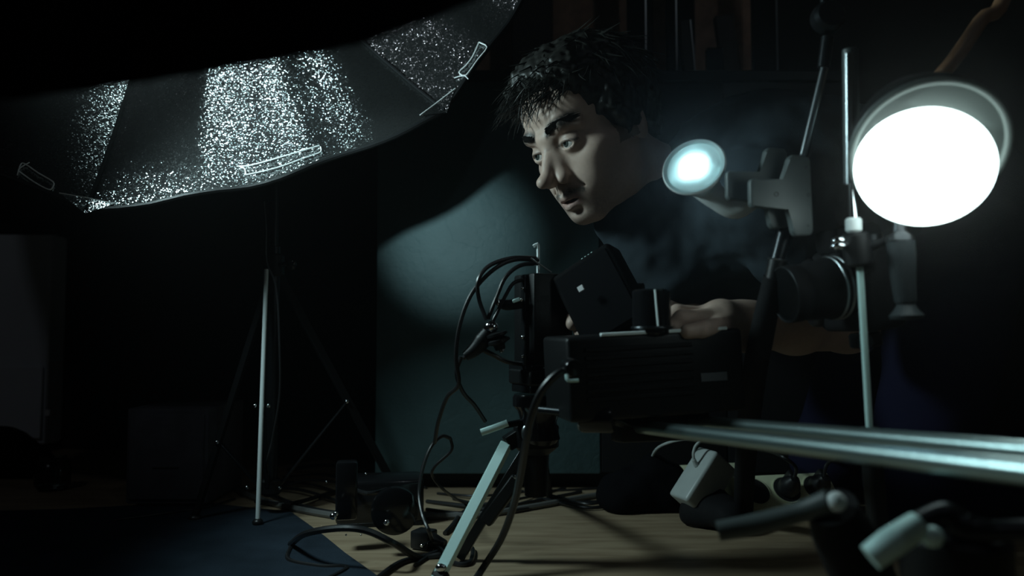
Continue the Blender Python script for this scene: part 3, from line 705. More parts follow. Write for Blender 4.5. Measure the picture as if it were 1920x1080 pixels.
# skin tint: brows, lips, stubble and moustache are the man's own colouring
q = (pos - HC) @ HB.T * 1000.0
tint = np.tile(np.array([0.50, 0.365, 0.30]), (len(pos), 1)); nz = vnoise(pos, 300)[:, None]; tint *= 1 + 0.06 * nz
def blend(w, c): 
    global tint
    w = np.clip(w, 0, 1)[:, None]; tint = tint * (1 - w) + np.array(c) * w
near = (np.abs(q) < 170).all(1)
ax_ = np.abs(q[:, 0])
fine = vnoise(pos, 700, 3)
blend(near * np.exp(-(((q[:, 2] + 92) / 24) ** 2 + ((q[:, 1] - 76) / 38) ** 2)) * (0.30 + 0.2 * fine), (0.14, 0.12, 0.105))                       # stubble
blend(near * (q[:, 1] > 60) * np.exp(-(((q[:, 2] + 60 + ax_ * 0.16) / 5.5) ** 2)) * (ax_ < 30) * (ax_ > 4) * (q[:, 1] < 104) * (0.85 + 0.3 * fine), (0.065, 0.056, 0.05))   # moustache
blend(near * (q[:, 1] > 80) * np.exp(-((q[:, 2] + 74) / 8.0) ** 4) * np.clip((23 - ax_) / 4, 0, 1) * 0.65, (0.36, 0.20, 0.18))                    # lips
bz = 22 + 7 * np.sin(np.clip((ax_ - 10) / 44, 0, 1) * 2.4)
blend(near * (q[:, 1] > 45) * np.exp(-((q[:, 2] - bz) / 8.5) ** 4) * np.clip((ax_ - 9) / 4, 0, 1) * np.clip((56 - ax_) / 6, 0, 1) * (0.95 + 0.25 * fine), (0.030, 0.028, 0.025))  # brows

blend(near * (ax_ > 62) * (q[:, 1] < 26) * (q[:, 2] > -30) * (q[:, 1] > -2) * 0.7, (0.05, 0.045, 0.04))
pl_ = ((q[:, 1] - 66) * 1000 - (q[:, 2] - 64) * 760) / 1256.0
blend(near * np.clip((-pl_ - 3) / 4, 0, 1) * (q[:, 2] > 34), (0.014, 0.013, 0.012))                                                              # scalp under the hair
ez = np.sqrt(((ax_ - 31.5) / 13.2) ** 2 + ((q[:, 2] + 2.6) / 5.2) ** 2)
blend(near * (q[:, 1] > 74) * np.exp(-((ez - 1.12) / 0.22) ** 2) * np.where(q[:, 2] > -1.5, 0.95, 0.25), (0.045, 0.036, 0.032))                       # lashes
blend(near * (q[:, 1] > 70) * np.exp(-((ez - 2.0) / 0.5) ** 2) * (q[:, 2] > 0) * 0.35, (0.16, 0.11, 0.09))                                            # dark lids
man = sdf_object('person', pos, quads, 'skin', None, tint)
tag(man, 'man with dark messy hair in dark T-shirt leaning over the camera rig', 'person')
# eyes
gaze = Vector(HF + HU * 0.20 - HL * 0.06).normalized()
for s in (-1, 1):
    e = MB(); g = gaze; x, y, z = frame_of(g); c = Vector(EYE[s]); n_, m_ = 28, 20; vs = [c + z * 0.0130]; fs = []; ms = []
    ang = [0.10, 0.20, 0.30, 0.40, 0.48, 0.52, 0.60] + [0.60 + (math.pi - 0.68) * k / 12 for k in range(1, 13)]
    for ph in ang:
        rr = 0.0126 if ph > 0.5 else 0.0126 + 0.0005 * math.cos(ph * 3)
        for k in range(n_):
            a = 2 * math.pi * k / n_; vs.append(c + (z * math.cos(ph) + (x * math.cos(a) + y * math.sin(a)) * math.sin(ph)) * rr)
    for k in range(n_): fs.append((0, 1 + k, 1 + (k + 1) % n_)); ms.append(2)
    for i in range(len(ang) - 1):
        for k in range(n_): fs.append((1 + i * n_ + k, 1 + (i + 1) * n_ + k, 1 + (i + 1) * n_ + (k + 1) % n_, 1 + i * n_ + (k + 1) % n_)); ms.append(2 if ang[i + 1] < 0.25 else 1 if ang[i + 1] < 0.5 else 0)
    fs.append(tuple(1 + (len(ang) - 1) * n_ + k for k in range(n_))); ms.append(0)
    e.add(vs, fs); e.m = ms; e.build('eye', ['eye_white', 'iris', 'pupil'], man, angle=60)
# hair: cap plus loose locks
hair = SDF()
hair.ell(hw(0, -16, 46), mm(88, 108, 90), HB, 0.01).ell(hw(0, 44, 84), mm(64, 44, 36), HB, 0.03).ell(hw(0, -70, 0), mm(66, 44, 60), HB, 0.03)
for s in (-1, 1): hair.ell(hw(s * 74, 2, 16), mm(12, 30, 38), HB, 0.02)
hair.cut(hw(0, 66, 64), hw(0, 1066, 64 - 760) - hw(0, 0, 0), 0.006)
hair.ell(hw(0, 96, 20), mm(60, 52, 42), HB, 0.01, True).ell(hw(0, 84, -60), mm(75, 82, 75), HB, 0.02, True)
hair.noise(lambda p: 0.0045 * vnoise(p * np.array([1, 1, 0.6]), 70, 5) + 0.003 * vnoise(p, 160, 6))
hp_, hq_ = surface(hair, (-0.10, 0.95, 0.44), (0.30, 1.30, 0.78), 0.0023)
hobj = sdf_object('hair', hp_, hq_, 'hairm', man)
lk = MB(); hr = np.random.default_rng(4)
def lock(p, d, ln, r, curl, down=0.6):
    pts = [Vector(p)]; d = Vector(d).normalized(); side = Vector(hr.normal(0, 1, 3))
    for k in range(5):
        d = (d + Vector((0, 0, -down * 0.22)) + side * curl * 0.12).normalized(); pts.append(pts[-1] + d * ln / 5)
    lk.tube(pts, [r, r * 0.9, r * 0.6, r * 0.12], n=4, sub=2)
for k in range(330):                                   # fringe over the forehead, thrown forward
    x = hr.uniform(-62, 62); p = hw(x, 62 + hr.uniform(-14, 12) - abs(x) * 0.25, 88 + hr.uniform(-14, 22) - abs(x) * .18)
    d = HF * (0.9 + hr.uniform(-.2, .3)) + HU * hr.uniform(-0.5, 0.25) + HL * hr.normal(0, 0.4)
    lock(p, d, hr.uniform(0.035, 0.066), hr.uniform(0.0006, 0.0014), hr.uniform(0, 1.2), 0.6)
for k in range(520):                                   # the rest of the head
    th_, ph_ = hr.uniform(0, 2 * math.pi), hr.uniform(0, 1.5); nrm = np.array([math.sin(ph_) * math.cos(th_), math.sin(ph_) * math.sin(th_), math.cos(ph_)])
    if nrm[1] > 0.45 and nrm[2] < 0.75: continue
    p = hw(nrm[0] * 86, nrm[1] * 104 - 16, nrm[2] * 88 + 46); nw = nrm @ HB
    d = nw * 0.45 + HF * hr.uniform(-0.1, 0.8) * (1 if nrm[1] > 0 else -0.4) + np.array([0, 0, -0.5]) + HL * hr.normal(0, 0.35)
    lock(p, d, hr.uniform(0.03, 0.055), hr.uniform(0.0009, 0.002), hr.uniform(0, 1.2), 0.5)
lk.build('hair_locks', 'hairm', hobj, angle=60)
# brow hairs
bm_ = MB()
for s in (-1, 1):
    for k in range(330):
        a = hr.uniform(13, 54); z0 = 22 + 7 * math.sin(min(1, max(0, (a - 10) / 44)) * 2.4) + hr.normal(0, 2.0)
        yy = np.interp(a, [8, 20, 33, 50, 56], [92, 95, 93.6, 77, 69]); p0 = hw(s * a, yy + 0.4, z0); p1 = hw(s * (a + 6), np.interp(a + 6, [8, 20, 33, 50, 60], [92, 95, 93.6, 77, 65]) + 1.0, z0 + 2.5 - a * .06)
        bm_.tube([p0, p1], [0.0006, 0.0002], n=3, sub=1)
bo_ = bm_.build('eyebrows', 'brow', man); bo_['kind'] = 'stuff'
# shirt
sh = SDF()
def wr_(p):
    return 0.004 * vnoise(p * np.array([1.0, 0.7, 1.4]), 26, 1) + 0.0024 * vnoise(p, 60, 2)
sh.cap(NB_ * .45 + hw(0, 2, -80) * .55 + [0.0, 0, -0.010], NB_ + [0.0, 0, -0.03], 0.058, 0.075, 0.03).cap(NB_ + [0.015, 0, -0.035], CH, 0.062, 0.125, 0.05).ell(CH + [0.03, 0, 0.03], (0.18, 0.175, 0.145), None, 0.05).cap(CH, BE, 0.12, 0.115, 0.05).cap(BE, PE - [0.05, 0, 0], 0.115, 0.115, 0.05)
for s in 'lr':
    sh.cap(NB_ + [0.05, 0, -0.03], SH[s], 0.052, 0.060, 0.05)
    e_ = SH[s] + (EL[s] - SH[s]) * (0.80 if s == 'l' else 0.98); sh.cap(SH[s], e_, 0.060, 0.056, 0.03)
sh.cap(np.array(P(1158, 420, 1.135)), np.array(P(1240, 530, 1.15)), 0.028, 0.050, 0.05)            # loose front hanging under the chin
sh.noise(wr_)
sh.noise(lambda p: 0.0035 * np.sin(((p - SH['r']) @ (EL['r'] - SH['r'])) / 0.23 * 2 * np.pi * 9 + 2.5 * vnoise(p, 30, 9)) * np.exp(-((p - (SH['r'] * .4 + EL['r'] * .6)) ** 2).sum(1) / 0.10 ** 2))
sp, sq = surface(sh, (0.05, 0.90, 0.20), (0.90, 1.50, 0.78), 0.0042)
sdf_object('t_shirt', sp, sq, 'shirt', man)
nk = MB(); nd = Vector(NB_ - hw(0, -22, -45)).normalized(); nk.ring(Vector(NB_) - nd * 0.012 + Vector((-.012, 0, -.02)), nd, 0.068, 0.006, 40, 8, sx=1.6); nk.build('collar', 'shirt', man)
# trousers
tr = SDF(); tr.cap(BE + [0.085, 0.01, 0], PE, 0.124, 0.140, 0.04)
for s in 'lr':
    tr.cap(HIP[s], KN[s] + [0, 0, .005], 0.088, 0.064, 0.03).cap(KN[s] + [0, 0, .005], AN[s] + [-.02, 0, .0], 0.064, 0.048, 0.02)
tr.cut((0, 0, 0.004), (0, 0, -1)); tr.noise(lambda p: 0.004 * vnoise(p, 22, 4))
tp, tq = surface(tr, (0.42, 0.98, 0.0), (1.06, 1.54, 0.68), 0.006)
sdf_object('trousers', tp, tq, 'denim', man)
# ================================================================== LAMPS ON THE RIGHT
# clip lamp: round head, bracket, plastic clamp
LD = 0.84
hc_ = P(1302, 315, LD); hn = (Vector((-0.44, -0.80, 0.36))).normalized()
cl = thing('clip_lamp', P(1480, 430, 0.82), 'lit round clip lamp head beside the man on a pale plastic clamp', 'lamp')
hd = MB().lathe(hc_ - hn * 0.030, hn, [(0.012, -0.01), (0.018, 0.0), (0.024, 0.016), (0.0325, 0.030), (0.0335, 0.032), (0.0325, 0.034), (0.029, 0.0325), (0.026, 0.024), (0.0, 0.022)], 48).build('lamp_head', 'frost', cl)
MB().ring(hc_ + hn * 0.002, hn, 0.0325, 0.0014, 56, 8).build('rim', 'lamp_white', hd)
MB().ring(hc_ - hn * 0.002, hn, 0.0240, 0.0018, 48, 8).build('inner_ring', 'frost', hd)
lx, ly, lz = frame_of(hn, Vector((0, 0, 1)))
for a in (45, 135, 225, 315):
    o = hc_ - hn * 0.005 + (lx * math.cos(math.radians(a)) + ly * math.sin(math.radians(a))) * 0.0095
    MB().lathe(o, hn, [(0.0088, 0), (0.0088, 0.003), (0.006, 0.0055), (0.0, 0.0065)], 24).build('led_lens', 'led', hd)
MB().tube([hc_ - hn * 0.036, P(1345, 372, 0.865), P(1380, 392, 0.86), P(1420, 372, 0.845)], [0.016, 0.013, 0.011, 0.008], n=14).build('neck', 'lamp_white', cl)
light('led_bulb', 'SPOT', hc_ + hn * 0.006, hc_ + hn, LED_W, cl, size=0.014, col=(0.45, 0.80, 1.0), spot=150, blend=0.3)
# clamp: two T-shaped jaws
cu1, cu2 = Vector((1, 0, 0)), Vector((0, 0, 1))
def jaw(x0, y0, d, sc, tilt, m='pale_plastic'):
    o = P(x0, y0, d); c, s = math.cos(tilt), math.sin(tilt); k = d / FPX * sc
    out = [(-5, -24), (0, -30), (62, -24), (70, -68), (78, -76), (108, -74), (114, -66), (118, 68), (112, 76), (82, 78), (76, 70), (72, 24), (0, 26), (-5, 20)]
    out = [(a, -b) for a, b in out][::-1]
    ux = Vector((c, 0.12, s)).normalized(); uy = Vector((-s, 0.0, c))
    pts = [(a * k, b * k) for a, b in out]
    area = sum(pts[i][0] * pts[(i + 1) % len(pts)][1] - pts[(i + 1) % len(pts)][0] * pts[i][1] for i in range(len(pts)))
    if area < 0: pts = pts[::-1]
    return MB().prism(pts, o, ux, uy, -0.009 if False else 0.009, bev=0.0022, seg=3), o, ux, uy, k
j1, o1, ux1, uy1, k1 = jaw(1405, 366, 0.800, 1.0, 0.0); jf = j1.build('jaw', 'pale_plastic', cl)
j2, o2, ux2, uy2, k2 = jaw(1362, 352, 0.818, 1.0, 0.0); j2.build('jaw', 'pale_plastic', cl)
w1 = ux1.cross(uy1).normalized()
for (a, b, r) in ((45, 0, 4.6), (104, -52, 2.6), (108, 0, 3.2), (106, 58, 2.2)):
    c = o1 + ux1 * (a * k1) + uy1 * (-b * k1)
    nrm = w1 if w1.y < 0 else -w1
    base = c + (nrm * 0.0092 if w1.y < 0 else nrm * 0.0002)
    MB().lathe(base - nrm * 0.002, nrm, [(r * k1, 0), (r * k1, 0.0022), (r * k1 * .75, 0.0022), (r * k1 * .7, 0.0012), (0, 0.0012)], 18).build('screw_hole', 'hole', jf)
MB().cyl(P(1420, 352, 0.83), P(1420, 352, 0.80), 0.006, n=16).build('pivot', 'steel', cl)

# jointed lamp rod held in the clamp
rod = thing('boom_rod', floor_at(1372, 975), 'thin steel rod with black lower tube held by the pale clamp', 'pole')
rd = 0.822
MB().cyl(P(1547, 122, rd), P(1503, 305, rd), 0.0040, n=14).build('upper_rod', 'steel', rod)
MB().cyl(P(1552, 68, rd), P(1544, 128, rd), 0.0062, n=14, ch=0.001).build('sleeve', 'black_metal', rod)
MB().lathe(P(1545, 42, rd + .012), (0, -1, 0.1), [(0.012, 0), (0.0165, 0.004), (0.0165, 0.016), (0.013, 0.02), (0.0, 0.02)], 28).build('joint', 'black_metal', rod)
lowp = [P(1503, 305, rd), P(1478, 410, rd), P(1455, 500, rd), P(1430, 620, rd)]
MB().tube(lowp[:3], 0.0075, n=14).build('middle_tube', 'black_metal', rod)
MB().cyl(P(1459, 487, rd), P(1450, 530, rd), 0.0098, n=18, ch=0.001).build('collar', 'black_plastic', rod)
MB().ring(P(1459, 488, rd), (P(1450, 530, rd) - P(1459, 487, rd)), 0.0098, 0.0008, 24, 6).build('band', 'steel', rod)
MB().tube([P(1452, 520, rd), P(1432, 610, rd + .02), P(1412, 720, rd + .10), P(1398, 860, 1.07), floor_at(1394, 968, 0.01)], [0.011, 0.013, 0.014, 0.014], n=16).build('lower_tube', 'black_matte', rod)
MB().lathe(floor_at(1394, 968, 0.0), (0, 0, 1), [(0.03, 0), (0.03, 0.006), (0.016, 0.012), (0.012, 0.02)], 24).build('foot', 'rubber', rod)
MB().tube([P(1545, 42, rd), P(1548, -20, rd), P(1552, -80, rd)], 0.005, n=10).build('top_rod', 'black_metal', rod)

# globe lamp with its bowl shade
GD = 0.70
gc = P(1732, 313, GD); sc_ = P(1746, 268, GD + 0.035); gax = (gc - sc_).normalized()
gax = Vector((-0.18, -0.78, -0.60)).normalized()
gl = thing('globe_lamp', P(1790, 90, GD + .1), 'big glowing white globe bulb in a pale open shade at the right', 'lamp')
MB().ell(gc, (0.0575, 0.0515, 0.0515), ((1, 0, 0), (0, 1, 0), (0, 0, 1)), 48, 32).build('globe', 'globe', gl)
so = gc - gax * 0.006 + Vector((0.0055, 0, 0.0125))
MB().lathe(so - gax * 0.075, gax, [(0.014, 0), (0.030, 0.004), (0.052, 0.025), (0.0625, 0.052), (0.0635, 0.075), (0.0625, 0.0765), (0.0605, 0.075), (0.0585, 0.052), (0.049, 0.027), (0.028, 0.007), (0.0, 0.004)], 64).build('shade', 'shade_dark', gl)
MB().ring(so, gax, 0.0630, 0.0036, 72, 10).build('shade_rim', 'shade_rim', gl)
MB().cyl(so - gax * 0.115, so - gax * 0.070, 0.016, 0.019, n=24, ch=0.002).build('socket', 'lamp_white', gl)
MB().tube([so - gax * 0.11, P(1765, 140, GD + .10), P(1838, 40, GD + .12), P(1900, -60, GD + .14), Vector((0.70, 0.95, 1.1)), Vector((0.72, 1.0, 2.39))], 0.0075, n=12).build('arm', 'brown_arm', gl)

# tall stand on the right
rs = thing('camera_stand', floor_at(1640, 985), 'slim steel stand pole rising beside the globe lamp', 'stand')
sd = 0.755
MB().cyl(P(1594, 92, sd), P(1597, 345, sd), 0.0072, n=18, ch=0.001).build('upper_tube', 'dull_grey', rs)
MB().cyl(P(1590, 100, sd - .009), P(1592, 345, sd - .009), 0.0028, n=10).build('side_rod', 'steel', rs)
MB().cyl(P(1598, 340, sd), P(1601, 418, sd), 0.0038, n=16).build('inner_tube', 'chrome', rs)
MB().cyl(P(1600, 408, sd), P(1601, 436, sd), 0.0075, n=20, ch=0.002).build('ferrule', 'lamp_white', rs)
MB().cyl(P(1602, 436, sd), P(1611, 500, sd), 0.013, n=20, ch=0.003).build('clamp_block', 'black_plastic', rs)
MB().ell(P(1572, 452, sd - .01), (0.0065, 0.0065, 0.0045)).ell(P(1572, 462, sd - .01), (0.0075, 0.0075, 0.004)).cyl(P(1576, 458, sd - .01), P(1600, 460, sd), 0.004).build('wing_screw', 'chrome', rs)
ft = floor_at(1640, 985)
pb = P(1612, 494, sd); k_ = (pb.z - 0.004)
MB().cyl(pb, P(1630, 800, sd), 0.0032, n=18).build('lower_tube', 'alu', rs)
MB().tube([P(1608, 480, sd), P(1625, 500, 0.80), P(1632, 520, 0.83)], 0.009, n=14).build('camera_arm', 'black_matte', rs)
pe = P(1630, 800, sd); MB().cyl(pe, (pe.x + .012, pe.y, 0.004), 0.0095, n=18, ch=0.002).build('base_tube', 'black_metal', rs)
for a in (20, 140, 260):
    e = Vector((pe.x + .012 + 0.10 * math.cos(math.radians(a)), pe.y + 0.10 * math.sin(math.radians(a)), 0.006)); MB().tube([(pe.x + .012, pe.y, 0.05), e], 0.005, n=10, sub=1).build('leg', 'black_metal', rs)

# DSLR on the stand, lens to the left
dc = thing('photo_camera', P(1620, 620, 0.84), 'black photo camera with its lens pointing left below the globe lamp', 'camera')
la = Vector((-0.975, -0.16, -0.14)).normalized(); lf = P(1476, 552, 0.80)
lens = MB().lathe(lf, -la, [(0.0, 0.012), (0.0262, 0.012), (0.0265, -0.003), (0.0285, -0.003), (0.029, 0.0), (0.029, 0.010), (0.0275, 0.012), (0.0275, 0.016), (0.029, 0.018), (0.030, 0.040), (0.0315, 0.043), (0.0315, 0.056), (0.029, 0.058), (0.029, 0.068), (0.0, 0.068)], 48).build('lens_barrel', 'black_matte', dc)
MB().lathe(lf - la * 0.004, -la, [(0.0, 0.0035), (0.012, 0.003), (0.020, 0.0045), (0.0260, 0.008), (0.0260, 0.010), (0.0, 0.010)], 40).build('front_glass', 'lens_glass', lens)
MB().ring(lf + la * 0.002, -la, 0.0275, 0.0013, 48, 8).build('front_ring', 'black_metal', lens)
for t_ in (0.0475, 0.054): MB().ring(lf - la * t_, -la, 0.0313, 0.0016, 48, 8).build('zoom_ring', 'steel', lens)
bx_, by_, bz_ = frame_of(la, Vector((0, 0, 1)))
cb = lf - la * 0.088 + Vector((0, 0.022, -0.004))
MB().box(cb, (0.044, 0.046, 0.024), (bx_, by_, bz_), bev=0.010, seg=3).build('body', 'black_matte', dc)
MB().box(cb + bx_ * 0.052 + by_ * 0.004, (0.014, 0.024, 0.026), (bx_, by_, bz_), bev=0.007, seg=2).build('viewfinder_hump', 'black_matte', dc)
MB().box(cb + by_ * 0.044 + la * 0.010, (0.038, 0.012, 0.024), (bx_, by_, bz_), bev=0.010, seg=3).build('grip', 'rubber', dc)
MB().cyl(cb + bx_ * 0.044 - by_ * 0.036, cb + bx_ * 0.053 - by_ * 0.036, 0.011, n=24, ch=0.001).build('mode_dial', 'black_metal', dc)
MB().box(cb - la * 0.0245, (0.030, 0.034, 0.0012), (bx_, by_, bz_), bev=0.0005).build('screen', 'screen', dc)
MB().cyl(cb - bx_ * 0.047, cb - bx_ * 0.062, 0.016, n=24, ch=0.002).build('mount', 'black_metal', dc)
MB().tube([cb - bx_ * 0.06, P(1622, 640, 0.80)], 0.008, n=12).build('mount_stud', 'black_metal', dc)
MB().ell(P(1658, 492, 0.80), (0.004, 0.003, 0.004)).build('strap_lug', 'chrome', dc)
# pan handle hanging behind the camera
ph = thing('pan_handle', P(1690, 600, 0.78), 'dull grey-blue grip handle hanging under the globe lamp', 'handle')
MB().tube([P(1688, 452, 0.735), P(1690, 480, 0.735), P(1694, 530, 0.735), P(1698, 565, 0.735)], [0.0125, 0.0125, 0.0105, 0.0095], n=18).build('grip', M['pale_grip'], ph)
MB().lathe(P(1698, 563, 0.735), (0.03, 0, -1), [(0.0095, 0), (0.008, 0.004), (0.010, 0.008), (0.0150, 0.014), (0.0140, 0.017), (0, 0.018)], 24).build('pommel', M['pale_grip'], ph)
MB().lathe(P(1687, 446, 0.735), (0, 0, 1), [(0.0125, -0.003), (0.011, 0.002), (0.006, 0.006), (0.0045, 0.018)], 24).build('cap', 'black_metal', ph)
MB().tube([P(1686, 440, 0.735), P(1660, 452, 0.745), P(1612, 470, 0.757)], 0.0045, n=10).build('handle_rod', 'black_metal', ph)

# ================================================================== SLIDER WITH TWO RAILS
sA, sB = P(1188, 799, 0.90), P(1990, 893, 0.405)
dv = (sB - sA).normalized(); sidev = Vector((-dv.y, dv.x, 0)).normalized()
if sidev.y < 0: sidev = -sidev
slr = thing('camera_slider', (sA + sB) / 2 - Vector((0, 0, 0.02)), 'camera slider with two blurred steel rails running to the right edge', 'slider')
SEP = sidev * 0.066 + Vector((0, 0, 0.0035))
end = sB + dv * 0.22
MB().cyl(sA, end, 0.0074, n=32, ch=0.001).build('rail', 'rail', slr)
MB().cyl(sA + SEP, end + SEP, 0.0074, n=32, ch=0.001).build('rail', 'rail', slr)
e1 = MB().box(sA + SEP / 2 - Vector((0, 0, .002)), (0.016, 0.055, 0.017), (dv, sidev, Vector((0, 0, 1))), bev=0.004, seg=2).build('end_plate', 'black_plastic', slr)
MB().box(end + SEP / 2 - Vector((0, 0, .002)), (0.016, 0.055, 0.017), (dv, sidev, Vector((0, 0, 1))), bev=0.004, seg=2).build('end_plate', 'black_plastic', slr)
kn = P(1092, 784, 0.84)
MB().lathe(kn, Vector((0.9, -0.25, 0.02)), [(0.011, -0.004), (0.0145, -0.001), (0.015, 0.003), (0.015, 0.030), (0.0135, 0.033), (0.0, 0.033)], 32).build('end_knob', 'black_gloss', slr)
MB().ring(kn - Vector((0.9, -0.25, 0.02)).normalized() * 0.002, Vector((0.9, -0.25, 0.02)), 0.0115, 0.0016, 28, 8).build('knob_ring', 'steel', slr)
MB().cyl(kn + Vector((0.03, 0, 0)), sA, 0.006, n=14).build('knob_rod', 'black_metal', slr)
MB().cyl(P(1012, 768, 0.88), P(1084, 775, 0.85), 0.0042, n=14).build('cross_rod', 'black_metal', slr)

# black power box that sits on the slider, its front seen from the side
pbx = thing('power_box', P(1210, 780, 0.84), 'long black vented power box behind the rails', 'box')
bo = P(1062, 640, 0.82); bu = (P(1392, 622, 0.86) - P(1062, 640, 0.82)); L_ = bu.length; bu.normalize()
bn = Vector((bu.y, -bu.x, 0)).normalized(); bup = bu.cross(-bn) if bu.cross(-bn).z > 0 else bu.cross(bn); bup.normalize()
hh_ = 0.044; cc_ = bo + bu * (L_ / 2) - bn * 0.052 - bup * (hh_ - 0.004)
bb = MB().box(cc_, (L_ / 2, 0.052, hh_), (bu, -bn, bup), bev=0.005, seg=3).build('case', 'black_plastic', pbx)
for k in range(7):
    MB().box(cc_ + bn * 0.0525 + bup * (0.030 - k * 0.0085) + bu * -0.02, (L_ * .30, 0.0012, 0.0022), (bu, bn, bup), bev=0.0005).build('vent_rib', 'black_plastic', bb)
MB().box(cc_ + bn * 0.0525 - bup * 0.006 + bu * 0.062, (0.015, 0.0006, 0.0045), (bu, bn, bup), bev=0.0002).build('badge', M['badge'], bb)
MB().box(cc_ + bup * (hh_ + 0.0008) + bn * 0.050 + bu * 0.01, (L_ * .36, 0.003, 0.0018), (bu, bn, bup), bev=0.0006).build('metal_edge', 'bright_steel', bb)
fn = -bu
MB().lathe(P(1074, 690, 0.80), bn, [(0.010, -0.012), (0.010, 0.0), (0.008, 0.004), (0.0, 0.005)], 24).build('plug_socket', 'black_gloss', bb)
MB().tube([P(1062, 702, 0.795), P(1065, 713, 0.793), P(1085, 713, 0.793)], 0.0018, n=8, sub=3).build('wire_clip', 'alu', bb)
cyl_ = thing('black_canister', P(1222, 618, 0.84), 'tall glossy black cylinder standing on the power box', 'canister')
zc_ = P(1222, 622, 0.855); MB().cyl(zc_ - Vector((0, 0, .003)), zc_ + Vector((0.0, 0, 0.045)), 0.0205, 0.0205, n=40, ch=0.002).build('barrel', 'black_gloss', cyl_)
MB().ring(zc_ + Vector((0, 0, 0.004)), (0, 0, 1), 0.0205, 0.002, 40, 8).build('base_ring', 'black_metal', cyl_)
MB().tube([zc_ + Vector((0.003, -0.0208, 0.006)), zc_ + Vector((0.0015, -0.0212, 0.024)), zc_ + Vector((0.0, -0.0208, 0.044))], 0.0022, n=8, flat=0.5).build('highlight_strip', 'bright_steel', cyl_)  # pale strip put in as the highlight on the glossy barrel

# ================================================================== RIG ON ITS TRIPOD
tz = Vector((0, 0, 1))
rg = thing('battery_module', P(1015, 690, 0.99), 'upright black module box carrying cables in the middle of the rig', 'box')
mc = P(1018, 600, 0.99); mu = Vector((0.90, 0.43, 0)).normalized(); mn_ = Vector((0.43, -0.90, 0)).normalized(); hz_ = 0.056
mbx = MB().box(mc, (0.027, 0.028, hz_), (mu, mn_, tz), bev=0.003, seg=2).build('case', 'black_plastic', rg)
MB().box(P(984, 600, 0.97), (0.003, 0.006, hz_ * .98), (mu, mn_, tz), bev=0.001).build('side_rail', 'black_metal', mbx)
for y in (540, 632, 668): MB().ell(P(980, y, 0.964), (0.0022, 0.0022, 0.0022)).build('screw', 'chrome', mbx)
MB().box(P(1018, 688, 0.99), (0.032, 0.032, 0.004), (mu, mn_, tz), bev=0.001).build('foot_plate', 'black_metal', rg)
# module side bracket with chrome pins
br = thing('pin_bracket', P(960, 572, 0.965), 'short black bracket with chrome pins on the left of the module', 'bracket')
MB().tube([P(936, 568, 0.963), P(950, 572, 0.963), P(978, 569, 0.965)], [0.005, 0.0065, 0.0062], n=12).build('arm', 'black_plastic', br)
MB().ell(P(934, 567, 0.958), (0.0028, 0.004, 0.005)).build('pin', 'chrome', br)
MB().box(P(968, 563, 0.957), (0.0048, 0.002, 0.0022), ((1, 0, .35), (0, 1, 0), (-.35, 0, 1)), bev=0.0008).build('plate', 'alu', br)
MB().ell(P(978, 562, 0.957), (0.0024, 0.0024, 0.0024)).build('pin', 'chrome', br)
# hex key
tag(MB().tube([P(1000, 462, 0.985), P(1006, 459, 0.985), P(1009, 463, 0.985), P(1009, 512, 0.985)], 0.0022, n=6, sub=4).build('hex_key', 'bright_steel'), 'bent steel hex key sticking up from the black module', 'hex key')
tag(MB().cyl(P(995, 484, 0.975), P(1034, 511, 0.975), 0.0011, n=8).build('thin_pin', 'steel'), 'thin steel pin slanting beside the hex key', 'pin')
# monitor held by the right hand
mon = thing('field_monitor', P(1120, 600, 0.96), 'black tilted camera monitor held in the hand', 'monitor')
mx_ = (P(1096, 478, 0.95) - P(1040, 515, 0.965)).normalized(); my_ = Vector((0.35, 0.90, -0.2)); my_ = (my_ - mx_ * my_.dot(mx_)).normalized(); mz_ = mx_.cross(my_)
if mz_.z > 0: mz_ = -mz_
mcn = (P(1068, 497, 0.955)) + mz_ * 0.052 + mx_ * 0.012 + my_ * 0.02
mcase = MB().box(mcn, (0.042, 0.020, 0.052), (mx_, my_, mz_), bev=0.006, seg=3).build('case', 'dull_black', mon)
for k in range(9):
    MB().box(mcn - mz_ * 0.0525 + mx_ * (-0.020 + k * 0.0046), (0.0011, 0.012, 0.0016), (mx_, my_, mz_), bev=0.0004).build('cooling_fin', 'alu' if k > 4 else 'black_metal', mcase)
MB().box(mcn - my_ * 0.0205, (0.036, 0.001, 0.045), (mx_, my_, mz_), bev=0.0003).build('screen', 'screen', mcase)
MB().box(P(1089, 541, 0.925), (0.0036, 0.001, 0.0034), (mx_, my_, mz_), bev=0.0004).build('sticker', 'tag', mcase)
mono = MB().tube([mcn + mx_ * .03 + mz_ * .02 + my_ * 0.035, P(1150, 570, 0.97), P(1180, 600, 0.96), P(1190, 622, 0.94)], [0.026, 0.024, 0.02, 0.016], n=18).build('hinge_arm', 'black_plastic', mon)
# ball joint and clamp on the cables
bj = thing('ball_joint', P(918, 640, 0.95), 'chrome ball joint with black clamp jaw hanging among the cables', 'clamp')
MB().ell(P(921, 613, 0.95), (0.0085, 0.008, 0.0075), None, 24, 16).build('ball', 'chrome', bj)
MB().tube([P(916, 622, 0.952), P(905, 638, 0.952), P(890, 655, 0.952), P(872, 668, 0.952)], [0.0085, 0.0105, 0.0085, 0.006], n=14).build('jaw', 'black_plastic', bj)
dax = P(940, 660, 0.95) - P(928, 618, 0.95)
MB().lathe(P(929, 622, 0.95), dax, [(0.006, 0), (0.0135, 0.002), (0.0135, 0.005), (0.008, 0.007), (0.0145, 0.010), (0.0145, 0.013), (0.007, 0.016), (0.006, 0.022)], 24).build('locking_wheel', 'black_plastic', bj)
MB().cyl(P(936, 646, 0.95), P(942, 660, 0.95), 0.0032, n=12, ch=0.0008).build('stud', 'chrome', bj)
